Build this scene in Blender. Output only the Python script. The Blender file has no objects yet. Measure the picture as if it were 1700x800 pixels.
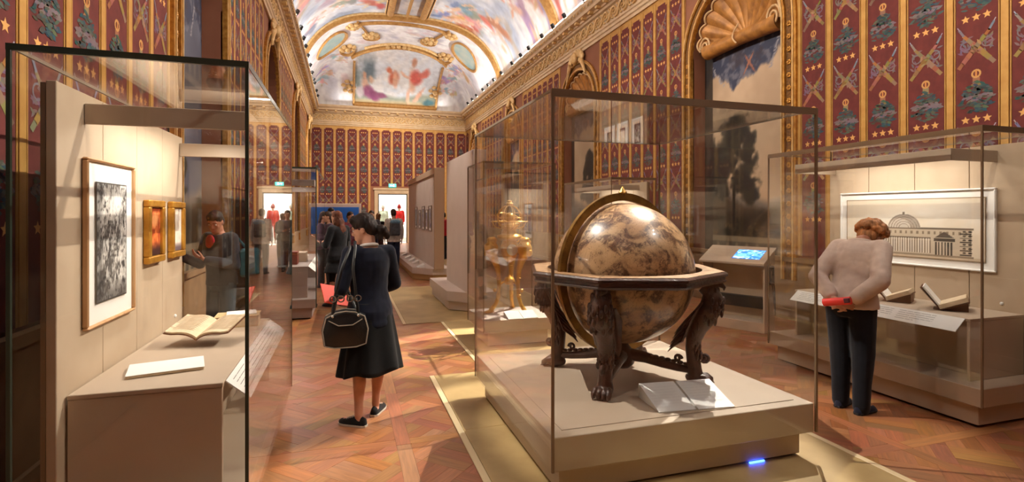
import bpy, bmesh, math, random
import numpy as np
from mathutils import Vector, Matrix, noise as mnoise

sc = bpy.context.scene
C = sc.collection
PI = math.pi
# ------------------------------------------------------------------ camera
YAW = math.atan(275 / 880)
cam_d = bpy.data.cameras.new('camera')
cam_d.sensor_width = 36.0
cam_d.lens = 36.0 * 880 / 1700
cam_d.shift_y = -46 / 1700
cam_d.clip_start = 0.05
cam_d.clip_end = 200
cam = bpy.data.objects.new('camera', cam_d)
cam.location = (0, 0, 1.65)
cam.rotation_euler = (PI / 2, 0, -YAW)
C.objects.link(cam)
sc.camera = cam
# ------------------------------------------------------------------ view, world
sc.view_settings.view_transform = 'Standard'
sc.view_settings.look = 'None'
sc.view_settings.gamma = 1.0
sc.view_settings.use_curve_mapping = False
sc.view_settings.exposure = 0.61
sc.cycles.transparent_max_bounces = 40
sc.cycles.max_bounces = 8
sc.cycles.diffuse_bounces = 3
sc.cycles.glossy_bounces = 5
sc.cycles.sample_clamp_indirect = 6.0
sc.cycles.caustics_reflective = False
sc.cycles.caustics_refractive = False
w = bpy.data.worlds.new('world')
sc.world = w
w.use_nodes = True
w.node_tree.nodes['Background'].inputs[0].default_value = (1.0, 0.86, 0.7, 1)
w.node_tree.nodes['Background'].inputs[1].default_value = 0.05

XL, XR, YB, YF = -1.8, 6.6, -5.0, 30.0      # the gallery: left and right wall, wall behind, far wall
CX = (XL + XR) / 2
# ------------------------------------------------------------------ large lights
def area(name, loc, target, sx, sy, power, col, spread=180):
    d = bpy.data.lights.new(name, 'AREA')
    d.shape = 'RECTANGLE'
    d.size, d.size_y = sx, sy
    d.energy = power
    d.color = col
    d.spread = math.radians(spread)
    o = bpy.data.objects.new(name, d)
    o.location = loc
    v = Vector(target) - Vector(loc)
    o.rotation_euler = v.to_track_quat('-Z', 'Y').to_euler()
    C.objects.link(o)
    return o
def spot(name, loc, target, power, col, angle=40, blend=0.4, r=0.04):
    d = bpy.data.lights.new(name, 'SPOT')
    d.energy = power
    d.color = col
    d.spot_size = math.radians(angle)
    d.spot_blend = blend
    d.shadow_soft_size = r
    o = bpy.data.objects.new(name, d)
    o.location = loc
    v = Vector(target) - Vector(loc)
    o.rotation_euler = v.to_track_quat('-Z', 'Y').to_euler()
    C.objects.link(o)
    return o
WARM = (1.0, 0.76, 0.50)
WARM2 = (1.0, 0.88, 0.72)
MID = (1.0, 0.93, 0.83)
COOL = (1.0, 0.96, 0.91)
# strips of up-lights lying on both cornices wash the painted vault
for side, x in (('l', XL + 0.30), ('r', XR - 0.30)):
    tx = CX
    area('cornice_uplight_' + side, (x, 11.3, 7.52), (tx, 11.3, 9.6), 30.0, 0.12, 430, COOL)
area('cornice_uplight_far', (CX, YF - 0.36, 7.47), (CX, YF - 2.6, 9.4), 6.0, 0.10, 26, COOL)
# track spots on the cornices light walls, floor and cases
for i, y in enumerate((2, 6, 10, 14, 18, 22, 26)):
    spot('spot_to_right_wall', (XL + 0.35, y, 7.46), (XR, y, 2.9), 1250, WARM2, 54, 0.8, 0.08)
    spot('spot_to_left_wall', (XR - 0.35, y, 7.46), (XL, y, 2.6), 1450, WARM2, 62, 0.8, 0.08)
for i, y in enumerate((4.2, 7.5, 11, 15, 19, 23)):
    spot('spot_to_floor', (XR - 0.35, y + 1.5, 7.46), (0.3, y, 0), 2500, MID, 46, 0.6, 0.06)
spot('spot_to_far_wall', (CX - 1.8, 17, 9.2), (CX - 1.4, YF, 3.2), 2600, WARM2, 44, 0.8, 0.1)
spot('spot_to_far_wall', (CX + 1.8, 17, 9.2), (CX + 1.4, YF, 3.2), 2600, WARM2, 44, 0.8, 0.1)
spot('spot_to_partition', (XL + 0.35, 9.0, 7.46), (1.85, 9.3, 1.2), 3600, MID, 26, 0.6, 0.05)
spot('spot_to_partition', (XL + 0.35, 14.6, 7.46), (2.0, 14.8, 1.3), 3000, MID, 36, 0.6, 0.05)
# framing spots on the globe case
spot('spot_on_globe', (XR - 0.4, 6.6, 7.46), (2.0, 3.7, 0.7), 4000, MID, 22, 0.25, 0.03)
spot('spot_on_globe', (XR - 0.4, 1.0, 7.46), (2.1, 3.6, 0.9), 520, MID, 22, 0.3, 0.03)
spot('spot_on_globe', (XL + 0.4, 5.4, 7.46), (2.1, 3.8, 0.9), 2600, MID, 22, 0.3, 0.03)
spot('spot_on_clock', (XR - 0.4, 8.6, 7.46), (2.05, 6.65, 0.9), 8000, MID, 14, 0.3, 0.03)
# ------------------------------------------------------------------ helpers: materials
def lin(c):
    return tuple(((v / 255) / 12.92 if v / 255 <= 0.04045 else ((v / 255 + 0.055) / 1.055) ** 2.4) for v in c[:3]) + (1.0,)
def lin_np(a):
    a = np.clip(a, 0, 255) / 255.0
    return np.where(a <= 0.04045, a / 12.92, ((a + 0.055) / 1.055) ** 2.4)
MATS = {}
def mat(name, col, rough=0.6, metal=0.0, col2=None, scale=8.0, bump=0.0, bscale=60.0, stretch=(1, 1, 1), coat=0.0, sheen=0.0, emit=0.0, detail=5.0, attr=None, spec=0.5):
    if name in MATS:
        return MATS[name]
    m = bpy.data.materials.new(name)
    m.use_nodes = True
    nt = m.node_tree
    b = nt.nodes['Principled BSDF']
    b.inputs['Roughness'].default_value = rough
    b.inputs['Metallic'].default_value = metal
    b.inputs['Coat Weight'].default_value = coat
    b.inputs['Sheen Weight'].default_value = sheen
    b.inputs['Specular IOR Level'].default_value = spec
    b.inputs['Base Color'].default_value = lin(col)
    tc = nt.nodes.new('ShaderNodeTexCoord')
    mp = nt.nodes.new('ShaderNodeMapping')
    mp.inputs['Scale'].default_value = stretch
    nt.links.new(tc.outputs['Object'], mp.inputs['Vector'])
    src = None
    if attr:
        a = nt.nodes.new('ShaderNodeVertexColor')
        a.layer_name = attr
        src = a.outputs['Color']
        nt.links.new(src, b.inputs['Base Color'])
    if col2 is not None:
        n = nt.nodes.new('ShaderNodeTexNoise')
        n.inputs['Scale'].default_value = scale
        n.inputs['Detail'].default_value = detail
        nt.links.new(mp.outputs['Vector'], n.inputs['Vector'])
        r = nt.nodes.new('ShaderNodeMapRange')
        r.inputs['From Min'].default_value = 0.32
        r.inputs['From Max'].default_value = 0.68
        nt.links.new(n.outputs['Fac'], r.inputs['Value'])
        mx = nt.nodes.new('ShaderNodeMix')
        mx.data_type = 'RGBA'
        mx.inputs['A'].default_value = lin(col)
        mx.inputs['B'].default_value = lin(col2)
        nt.links.new(r.outputs['Result'], mx.inputs['Factor'])
        out = mx.outputs['Result']
        if src is not None:
            m2 = nt.nodes.new('ShaderNodeMix')
            m2.data_type = 'RGBA'
            m2.blend_type = 'MULTIPLY'
            m2.inputs['Factor'].default_value = 1.0
            nt.links.new(src, m2.inputs['A'])
            nt.links.new(out, m2.inputs['B'])
            out = m2.outputs['Result']
        nt.links.new(out, b.inputs['Base Color'])
    if bump:
        n2 = nt.nodes.new('ShaderNodeTexNoise')
        n2.inputs['Scale'].default_value = bscale
        n2.inputs['Detail'].default_value = 6
        nt.links.new(mp.outputs['Vector'], n2.inputs['Vector'])
        bp = nt.nodes.new('ShaderNodeBump')
        bp.inputs['Strength'].default_value = bump
        bp.inputs['Distance'].default_value = 0.01
        nt.links.new(n2.outputs['Fac'], bp.inputs['Height'])
        nt.links.new(bp.outputs['Normal'], b.inputs['Normal'])
    if emit:
        b.inputs['Emission Color'].default_value = lin(col)
        b.inputs['Emission Strength'].default_value = emit
        if src is not None:
            nt.links.new(src, b.inputs['Emission Color'])
    MATS[name] = m
    return m
def glass_mat(name, tint=(0.988, 0.992, 0.988)):
    m = bpy.data.materials.new(name)
    m.use_nodes = True
    nt = m.node_tree
    nt.nodes.clear()
    out = nt.nodes.new('ShaderNodeOutputMaterial')
    tr = nt.nodes.new('ShaderNodeBsdfTransparent')
    tr.inputs['Color'].default_value = (*tint, 1)
    gl = nt.nodes.new('ShaderNodeBsdfGlossy')
    gl.inputs['Roughness'].default_value = 0.0
    gl.inputs['Color'].default_value = (1, 1, 1, 1)
    g = nt.nodes.new('ShaderNodeNewGeometry')
    dt = nt.nodes.new('ShaderNodeVectorMath'); dt.operation = 'DOT_PRODUCT'
    nt.links.new(g.outputs['Normal'], dt.inputs[0]); nt.links.new(g.outputs['Incoming'], dt.inputs[1])
    ab = nt.nodes.new('ShaderNodeMath'); ab.operation = 'ABSOLUTE'
    nt.links.new(dt.outputs['Value'], ab.inputs[0])
    om = nt.nodes.new('ShaderNodeMath'); om.operation = 'SUBTRACT'; om.inputs[0].default_value = 1.0; om.use_clamp = True
    nt.links.new(ab.outputs[0], om.inputs[1])
    pw = nt.nodes.new('ShaderNodeMath'); pw.operation = 'POWER'; pw.inputs[1].default_value = 5.0
    nt.links.new(om.outputs[0], pw.inputs[0])
    ma = nt.nodes.new('ShaderNodeMath'); ma.operation = 'MULTIPLY_ADD'; ma.inputs[1].default_value = 0.96; ma.inputs[2].default_value = 0.04
    nt.links.new(pw.outputs[0], ma.inputs[0])
    mx = nt.nodes.new('ShaderNodeMixShader')
    nt.links.new(ma.outputs[0], mx.inputs[0]); nt.links.new(tr.outputs[0], mx.inputs[1]); nt.links.new(gl.outputs[0], mx.inputs[2])
    nt.links.new(mx.outputs[0], out.inputs['Surface'])
    MATS[name] = m
    return m
GLASS = glass_mat('clear_glass')
PAINT = mat('painted_colour', (255, 255, 255), 0.62, attr='Col', spec=0.3)
PRINTED = mat('printed_colour', (255, 255, 255), 0.8, attr='Col', spec=0.15)

# ------------------------------------------------------------------ helpers: meshes
def V(*a):
    return Vector(a if len(a) > 1 else a[0])
class MB:
    """collects shapes and links them as ONE mesh object"""
    def __init__(s):
        s.v = []; s.f = []; s.c = []
    def add(s, verts, faces, col=None):
        o = len(s.v)
        s.v.extend(tuple(p) for p in verts)
        s.f.extend(tuple(i + o for i in f) for f in faces)
        if col is not None or s.c:
            while len(s.c) < o: s.c.append((1, 1, 1, 1))
            s.c.extend([col if col is not None else (1, 1, 1, 1)] * len(verts))
        return s
    def box(s, x0, x1, y0, y1, z0, z1, col=None):
        return s.add([(x0, y0, z0), (x1, y0, z0), (x1, y1, z0), (x0, y1, z0), (x0, y0, z1), (x1, y0, z1), (x1, y1, z1), (x0, y1, z1)],
                     [(0, 3, 2, 1), (4, 5, 6, 7), (0, 1, 5, 4), (1, 2, 6, 5), (2, 3, 7, 6), (3, 0, 4, 7)], col)
    def bev(s, x0, x1, y0, y1, z0, z1, b=0.004, col=None):
        """box with small chamfers on all edges"""
        o = [(x0, x1), (y0, y1), (z0, z1)]
        b = min(b, (x1 - x0) * .45, (y1 - y0) * .45, (z1 - z0) * .45)
        vs = []; idx = {}
        for sx in (0, 1):
            for sy in (0, 1):
                for sz in (0, 1):
                    base = [o[0][sx], o[1][sy], o[2][sz]]
                    ins = [b if q == 0 else -b for q in (sx, sy, sz)]
                    for ax in range(3):
                        p = [base[k] + (0 if k == ax else ins[k]) for k in range(3)]
                        idx[(sx, sy, sz, ax)] = len(vs); vs.append(p)
        F = []
        for ax in range(3):
            a, c = [(1, 2), (2, 0), (0, 1)][ax]
            for sd in (0, 1):
                loop = []
                for (p, q) in ((0, 0), (1, 0), (1, 1), (0, 1)):
                    k = [0, 0, 0]; k[ax] = sd; k[a] = p; k[c] = q
                    loop.append(idx[(k[0], k[1], k[2], ax)])
                F.append(tuple(loop if sd else loop[::-1]))
        for ax in range(3):      # edge chamfers along ax
            a, c = [(1, 2), (2, 0), (0, 1)][ax]
            for p in (0, 1):
                for q in (0, 1):
                    k0 = [0, 0, 0]; k1 = [0, 0, 0]; k1[ax] = 1
                    for k in (k0, k1): k[a] = p; k[c] = q
                    l = [idx[(*k0, a)], idx[(*k1, a)], idx[(*k1, c)], idx[(*k0, c)]]
                    F.append(tuple(l if (p ^ q) == 1 else l[::-1]))
        for sx in (0, 1):
            for sy in (0, 1):
                for sz in (0, 1):
                    l = [idx[(sx, sy, sz, 0)], idx[(sx, sy, sz, 1)], idx[(sx, sy, sz, 2)]]
                    F.append(tuple(l if (sx ^ sy ^ sz) == 1 else l[::-1]))
        return s.add(vs, F, col)
    def prism(s, poly, axis, a, b, col=None):
        """poly: 2-D points; extruded along axis ('x','y','z') from a to b"""
        n = len(poly)
        def P(p, h):
            return {'x': (h, p[0], p[1]), 'y': (p[0], h, p[1]), 'z': (p[0], p[1], h)}[axis]
        vs = [P(p, a) for p in poly] + [P(p, b) for p in poly]
        F = [tuple(range(n))[::-1], tuple(range(n, 2 * n))] + [(i, (i + 1) % n, n + (i + 1) % n, n + i) for i in range(n)]
        return s.add(vs, F, col)
    def loft(s, rings, cap=True, closed=False, col=None):
        """rings: lists of equal numbers of points"""
        n = len(rings[0]); vs = [p for r in rings for p in r]; F = []
        m = len(rings)
        for i in range(m - 1 + (1 if closed else 0)):
            j = (i + 1) % m
            for k in range(n):
                F.append((i * n + k, i * n + (k + 1) % n, j * n + (k + 1) % n, j * n + k))
        if cap and not closed:
            F.append(tuple(range(n))[::-1]); F.append(tuple(range((m - 1) * n, m * n)))
        return s.add(vs, F, col)
    def tube(s, pts, rad, n=8, flat=1.0, cap=True, closed=False, up=None, col=None):
        pts = [Vector(p) for p in pts]
        rad = rad if isinstance(rad, (list, tuple)) else [rad] * len(pts)
        rings = []; u = None
        for i, p in enumerate(pts):
            a = pts[i - 1] if i > 0 else (pts[-1] if closed else p)
            b = pts[i + 1] if i < len(pts) - 1 else (pts[0] if closed else p)
            t = (b - a)
            if t.length < 1e-9: t = Vector((0, 0, 1))
            t.normalize()
            if u is None:
                ref = Vector(up) if up else (Vector((0, 0, 1)) if abs(t.z) < 0.9 else Vector((1, 0, 0)))
                u = (ref - t * ref.dot(t)).normalized()
            else:
                u = u - t * u.dot(t)
                u = u.normalized() if u.length > 1e-6 else t.orthogonal().normalized()
            w_ = t.cross(u)
            r = rad[i]
            rings.append([p + u * (r * math.cos(2 * PI * k / n)) + w_ * (r * flat * math.sin(2 * PI * k / n)) for k in range(n)])
        return s.loft(rings, cap, closed, col)
    def lathe(s, prof, center=(0, 0, 0), n=24, col=None, cap=True):
        c = Vector(center)
        rings = [[c + Vector((r * math.cos(2 * PI * k / n), r * math.sin(2 * PI * k / n), z)) for k in range(n)] for r, z in prof]
        return s.loft(rings, cap, False, col)
    def ball(s, c, r, n=12, m=8, rot=None, col=None):
        c = Vector(c); r = r if isinstance(r, (tuple, list)) else (r, r, r)
        vs = []; F = []
        for i in range(1, m):
            th = PI * i / m
            for k in range(n):
                p = Vector((r[0] * math.sin(th) * math.cos(2 * PI * k / n), r[1] * math.sin(th) * math.sin(2 * PI * k / n), r[2] * math.cos(th)))
                vs.append(p)
        vs.append(Vector((0, 0, r[2]))); vs.append(Vector((0, 0, -r[2])))
        t, bt = len(vs) - 2, len(vs) - 1
        for i in range(m - 2):
            for k in range(n):
                F.append((i * n + k, (i + 1) * n + k, (i + 1) * n + (k + 1) % n, i * n + (k + 1) % n))
        for k in range(n):
            F.append((t, k, (k + 1) % n)); F.append((bt, (m - 2) * n + (k + 1) % n, (m - 2) * n + k))
        if rot is not None: vs = [rot @ p for p in vs]
        return s.add([p + c for p in vs], F, col)
    def quad(s, a, b, c, d, col=None):
        return s.add([a, b, c, d], [(0, 1, 2, 3)], col)
    def xf(s, M):
        s.v = [tuple(M @ Vector(p)) for p in s.v]
        return s
    def mesh(s, name, smooth=None):
        me = bpy.data.meshes.new(name)
        me.from_pydata(s.v, [], s.f)
        if s.c:
            while len(s.c) < len(s.v): s.c.append((1, 1, 1, 1))
            a = me.color_attributes.new('Col', 'FLOAT_COLOR', 'POINT')
            a.data.foreach_set('color', np.array(s.c, dtype=np.float32).ravel())
        me.validate()
        if smooth:
            me.shade_smooth()
            if smooth < 180:
                me.set_sharp_from_angle(angle=math.radians(smooth))
        return me
    def build(s, name, m, parent=None, smooth=None, label=None, cat=None, group=None, kind=None):
        me = s.mesh(name, smooth)
        return link(name, me, m, parent, label, cat, group, kind)
def tag(o, label=None, cat=None, group=None, kind=None):
    if label: o['label'] = label
    if cat: o['category'] = cat
    if group: o['group'] = group
    if kind: o['kind'] = kind
    return o
def link(name, me, m=None, parent=None, label=None, cat=None, group=None, kind=None):
    o = bpy.data.objects.new(name, me)
    if m is not None and not me.materials: me.materials.append(m)
    C.objects.link(o)
    if parent is not None: o.parent = parent
    return tag(o, label, cat, group, kind)
def thing(name, label, cat, loc=(0, 0, 0), rz=0.0, group=None, kind=None):
    o = bpy.data.objects.new(name, None)
    o.empty_display_size = 0.1
    o.location = loc
    o.rotation_euler = (0, 0, rz)
    C.objects.link(o)
    return tag(o, label, cat, group, kind)
def copy_tree(o, parent=None):
    c = o.copy(); C.objects.link(c)
    c.parent = parent
    for ch in list(o.children): copy_tree(ch, c)
    return c
_ws = []
def remesh(mb, name, voxel, smooth_it=3, wrinkle=0.0, wscale=9.0):
    """fuse closed shapes into one continuous surface"""
    me = mb.mesh(name)
    if not _ws:
        ws = bpy.data.scenes.new('workshop')
        o = bpy.data.objects.new('tmp', me); ws.collection.objects.link(o)
        md = o.modifiers.new('r', 'REMESH'); md.mode = 'VOXEL'
        o.modifiers.new('s', 'SMOOTH').factor = 0.5
        _ws.extend((ws, o))
    ws, o = _ws
    o.data = me
    o.modifiers['r'].voxel_size = voxel
    o.modifiers['s'].iterations = smooth_it
    ws.view_layers[0].update()
    me2 = bpy.data.meshes.new_from_object(o.evaluated_get(ws.view_layers[0].depsgraph))
    me2.name = name
    if wrinkle:
        n = len(me2.vertices)
        co = np.empty(n * 3, np.float32); me2.vertices.foreach_get('co', co)
        nr = np.empty(n * 3, np.float32); me2.vertices.foreach_get('normal', nr)
        co = co.reshape(-1, 3); nr = nr.reshape(-1, 3)
        k = np.array([mnoise.noise((p[0] * wscale, p[1] * wscale, p[2] * wscale * 0.45)) + 0.5 * mnoise.noise((p[0] * wscale * 2.3, p[1] * wscale * 2.3, p[2] * wscale * 2.3)) for p in co.tolist()], np.float32)
        me2.vertices.foreach_set('co', (co + nr * (k * wrinkle)[:, None]).ravel())
    me2.shade_smooth()
    return me2
# ------------------------------------------------------------------ helpers: painted pictures (colour per vertex)
_rs = np.random.RandomState(7)
_H = _rs.rand(256, 256)
def vnoise(x, y):
    xi = np.floor(x).astype(int); yi = np.floor(y).astype(int)
    fx = x - xi; fy = y - yi
    fx = fx * fx * (3 - 2 * fx); fy = fy * fy * (3 - 2 * fy)
    a = xi & 255; b = yi & 255; a1 = (a + 1) & 255; b1 = (b + 1) & 255
    return (_H[a, b] * (1 - fx) + _H[a1, b] * fx) * (1 - fy) + (_H[a, b1] * (1 - fx) + _H[a1, b1] * fx) * fy
def fbm(x, y, o=4):
    r = 0; a = 0.5; t = 0
    for i in range(o):
        r = r + a * vnoise(x * 2 ** i + 17.3 * i, y * 2 ** i + 5.1 * i); t += a; a *= 0.55
    return r / t
class Pic:
    def __init__(s, x, y, base):
        s.x = x; s.y = y; s.c = np.zeros(x.shape + (3,)) + np.array(base, float)
    def mix(s, m, col):
        m = np.clip(m, 0, 1)[..., None]
        s.c = s.c * (1 - m) + np.array(col, float) * m
        return s
    def ell(s, cx, cy, rx, ry, ang, col, soft=0.25, warp=0.0, k=1.0, ws=3.0):
        R = max(rx, ry) + abs(warp)
        box = (np.abs(s.x - cx) < R) & (np.abs(s.y - cy) < R)
        if not box.any(): return s
        sub = Pic(s.x[box], s.y[box], (0, 0, 0)); sub.c = s.c[box]
        sub.ell_all(cx, cy, rx, ry, ang, col, soft, warp, k, ws)
        s.c[box] = sub.c
        return s
    def ell_all(s, cx, cy, rx, ry, ang, col, soft=0.25, warp=0.0, k=1.0, ws=3.0):
        x = s.x - cx; y = s.y - cy
        if warp:
            x = x + warp * (fbm(s.x * ws + 31 + cx * 7, s.y * ws + cy * 3) - 0.5); y = y + warp * (fbm(s.x * ws + 77 + cy * 5, s.y * ws + 13) - 0.5)
        a = math.radians(ang); u = (x * math.cos(a) + y * math.sin(a)) / rx; v = (-x * math.sin(a) + y * math.cos(a)) / ry
        return s.mix(k * np.clip((1 - np.sqrt(u * u + v * v)) / soft, 0, 1), col)
    def rect(s, x0, x1, y0, y1, col, k=1.0):
        return s.mix(k * ((s.x >= x0) & (s.x <= x1) & (s.y >= y0) & (s.y <= y1)), col)
def grid_pic(name, w_, h_, nx, ny, paint, corner, ux, uy, m=None, parent=None, **kw):
    """a flat picture: paint(Pic) colours a grid in metres; corner + ux*x + uy*y places it; 6 mm thick"""
    x, y = np.meshgrid(np.linspace(0, w_, nx + 1), np.linspace(0, h_, ny + 1))
    p = Pic(x, y, (200, 200, 200)); paint(p)
    c0 = np.array(corner); U = np.array(ux); W = np.array(uy)
    pts = c0 + x[..., None] * U + y[..., None] * W
    nrm = np.cross(U, W)
    v = pts.reshape(-1, 3)
    n = (nx + 1)
    F = [(j * n + i, j * n + i + 1, (j + 1) * n + i + 1, (j + 1) * n + i) for j in range(ny) for i in range(nx)]
    col = np.ones((len(v), 4)); col[:, :3] = lin_np(p.c.reshape(-1, 3))
    k = len(v)
    bk = [tuple(c0 + a * U + b * W - 0.006 * nrm) for a, b in ((0, 0), (w_, 0), (w_, h_), (0, h_))]
    cr = [0, nx, ny * n + nx, ny * n]
    bot = list(range(0, nx + 1)); top = [ny * n + i for i in range(nx + 1)]; lf = [j * n for j in range(ny + 1)]; rt = [j * n + nx for j in range(ny + 1)]
    F += [(k + 3, k + 2, k + 1, k), tuple(bot[::-1] + [k, k + 1]), tuple(rt[::-1] + [k + 1, k + 2]), tuple(top + [k + 2, k + 3]), tuple(lf + [k + 3, k])]
    me = bpy.data.meshes.new(name)
    me.from_pydata([tuple(a) for a in v] + bk, [], F)
    col = np.vstack([col, np.tile(np.array([[0.3, 0.25, 0.2, 1]]), (4, 1))])
    a = me.color_attributes.new('Col', 'FLOAT_COLOR', 'POINT')
    a.data.foreach_set('color', col.astype(np.float32).ravel())
    return link(name, me, m or PAINT, parent, **kw)
# ------------------------------------------------------------------ shared materials
M_STONE = mat('case_taupe_lacquer', (194, 174, 152), 0.55, col2=(187, 166, 143), scale=3, bump=0.05, bscale=220)
M_PANEL = mat('case_panel_cloth', (198, 176, 150), 0.8, col2=(190, 167, 141), scale=5, bump=0.15, bscale=420)
M_GREYCASE = mat('grey_case_lacquer', (160, 145, 140), 0.5, col2=(154, 139, 133), scale=3)
M_PARTITION = mat('partition_paint', (212, 194, 182), 0.75, col2=(206, 188, 175), scale=2)
M_BRONZE = mat('bronze_profile', (120, 98, 76), 0.38, 0.3)
M_GREENEDGE = mat('dark_green_glass_edge', (58, 68, 58), 0.25)
M_DARKGAP = mat('dark_gap', (30, 22, 16), 0.8)
M_GOLD = mat('gilded_moulding', (214, 160, 74), 0.36, 0.55, col2=(168, 112, 44), scale=14, bump=0.25, bscale=70)
M_GOLDPAINT = mat('gold_paint', (206, 158, 82), 0.6, 0.1, col2=(186, 134, 62), scale=6)
M_BROWNGOLD = mat('brown_gilding', (140, 96, 44), 0.5, 0.35, col2=(92, 60, 28), scale=30, bump=0.4, bscale=60)
M_PLASTER = mat('warm_plaster', (230, 204, 168), 0.7, col2=(216, 184, 142), scale=4)
M_PLASTERGOLD = mat('gilded_stucco', (240, 208, 150), 0.5, 0.15, col2=(216, 170, 106), scale=10, bump=0.2, bscale=50)
M_PAPER = mat('white_paper', (244, 240, 234), 0.8)
M_BLACK = mat('black_matt_metal', (26, 25, 25), 0.45)
M_WHITE = mat('white_lacquer', (238, 235, 230), 0.5)
# ================================================================== the room
rng = random.Random(11)
NICHES = [1.25, 7.86, 14.47, 21.08, 27.69]
NW, NZ0, NZS = 1.15, 0.62, 4.72          # half width of the arched openings, sill height, spring of the arch
WTOP = 7.45
M_WALLBASE = mat('wall_plaster', (150, 96, 70), 0.8, col2=(140, 88, 62), scale=2)
M_RED = mat('dark_red_wall_cloth', (114, 48, 43), 0.85, col2=(98, 40, 37), scale=9, bump=0.2, bscale=300)
M_DADO = mat('dado_wood', (150, 118, 84), 0.55, col2=(128, 98, 68), scale=5)
M_DARKREVEAL = mat('niche_reveal', (92, 62, 40), 0.7, col2=(70, 46, 30), scale=6)

def arch_pts(r, zs, n=20):
    return [(-r * math.cos(PI * k / n), zs + r * math.sin(PI * k / n)) for k in range(n + 1)]
def side_wall(name, X, sgn, label):
    """sgn: +1 the room lies towards +X (left wall), -1 (right wall)"""
    mb = MB()
    P = lambda y, z, d=0.0: (X + sgn * d, y, z)
    edges = [YB] + [e for c in NICHES for e in (c - NW, c + NW)] + [YF]
    for i in range(0, len(edges), 2):
        mb.quad(P(edges[i], 0), P(edges[i + 1], 0), P(edges[i + 1], WTOP), P(edges[i], WTOP))
    for c in NICHES:
        mb.quad(P(c - NW, 0), P(c + NW, 0), P(c + NW, NZ0), P(c - NW, NZ0))
        ap = [(c + y, z) for y, z in arch_pts(NW, NZS)]
        for a, b in zip(ap, ap[1:]):
            mb.quad(P(a[0], a[1]), P(b[0], b[1]), P(b[0], WTOP), P(a[0], WTOP))
        loop = [(c - NW, NZ0)] + ap + [(c + NW, NZ0)]
        for a, b in zip(loop, loop[1:] + loop[:1]):
            mb.quad(P(a[0], a[1]), P(b[0], b[1]), P(b[0], b[1], -0.3), P(a[0], a[1], -0.3))
        mb.add([P(y, z, -0.3) for y, z in loop], [tuple(range(len(loop)))])
    o = mb.build(name, M_WALLBASE, None, kind='structure')
    return tag(o, label=label)
wall_right = side_wall('wall_right', XR, -1, 'long right wall of the gallery with red patterned panels and arched niches')
wall_left = side_wall('wall_left', XL, 1, 'long left wall of the gallery with red patterned panels and arched niches')
DX0, DX1, DZ = 1.66, 3.24, 2.72
mb = MB()
mb.box(XL - .3, DX0, YF, YF + .3, 0, WTOP).box(DX1, XR + .3, YF, YF + .3, 0, WTOP).box(DX0, DX1, YF, YF + .3, DZ, WTOP)
wall_far = mb.build('wall_far', M_WALLBASE, kind='structure', label='far end wall with red patterned panels above the doorway')
wall_back = MB().box(XL - .3, XR + .3, YB - .3, YB, 0, WTOP).build('wall_back', M_WALLBASE, kind='structure', label='end wall of the gallery behind the viewer')

# ---- printed wall panels: flat gold stars, crossed torches and foliage on red cloth, gold stripes between
def star(mb, x, z, r, col, y=-0.002):
    pts = [(x, y, z)]
    for k in range(10):
        a = PI / 2 + k * PI / 5; q = r if k % 2 == 0 else r * .45
        pts.append((x + q * math.cos(a), y, z + q * math.sin(a)))
    mb.add(pts, [(0, 1 + k, 1 + (k + 1) % 10) for k in range(10)], lin(col))
def leaf(mb, x, z, l, w_, ang, col, y):
    c, s = math.cos(ang), math.sin(ang)
    pts = [(-l, 0), (-l * .3, w_), (l * .4, w_ * .8), (l, 0), (l * .4, -w_ * .8), (-l * .3, -w_)]
    mb.add([(x + a * c - b * s, y, z + a * s + b * c) for a, b in pts], [tuple(range(6))], lin(col))
def band(mb, pts, wd, col, y):
    for (x0, z0), (x1, z1) in zip(pts, pts[1:]):
        d = math.hypot(x1 - x0, z1 - z0) or 1; nx, nz = -(z1 - z0) / d * wd, (x1 - x0) / d * wd
        mb.quad((x0 - nx, y, z0 - nz), (x1 - nx, y, z1 - nz), (x1 + nx, y, z1 + nz), (x0 + nx, y, z0 + nz), lin(col))
def ring2(mb, x, z, r, wd, col, y, n=14):
    band(mb, [(x + r * math.cos(2 * PI * k / n), z + r * math.sin(2 * PI * k / n)) for k in range(n + 1)], wd, col, y)
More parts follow.
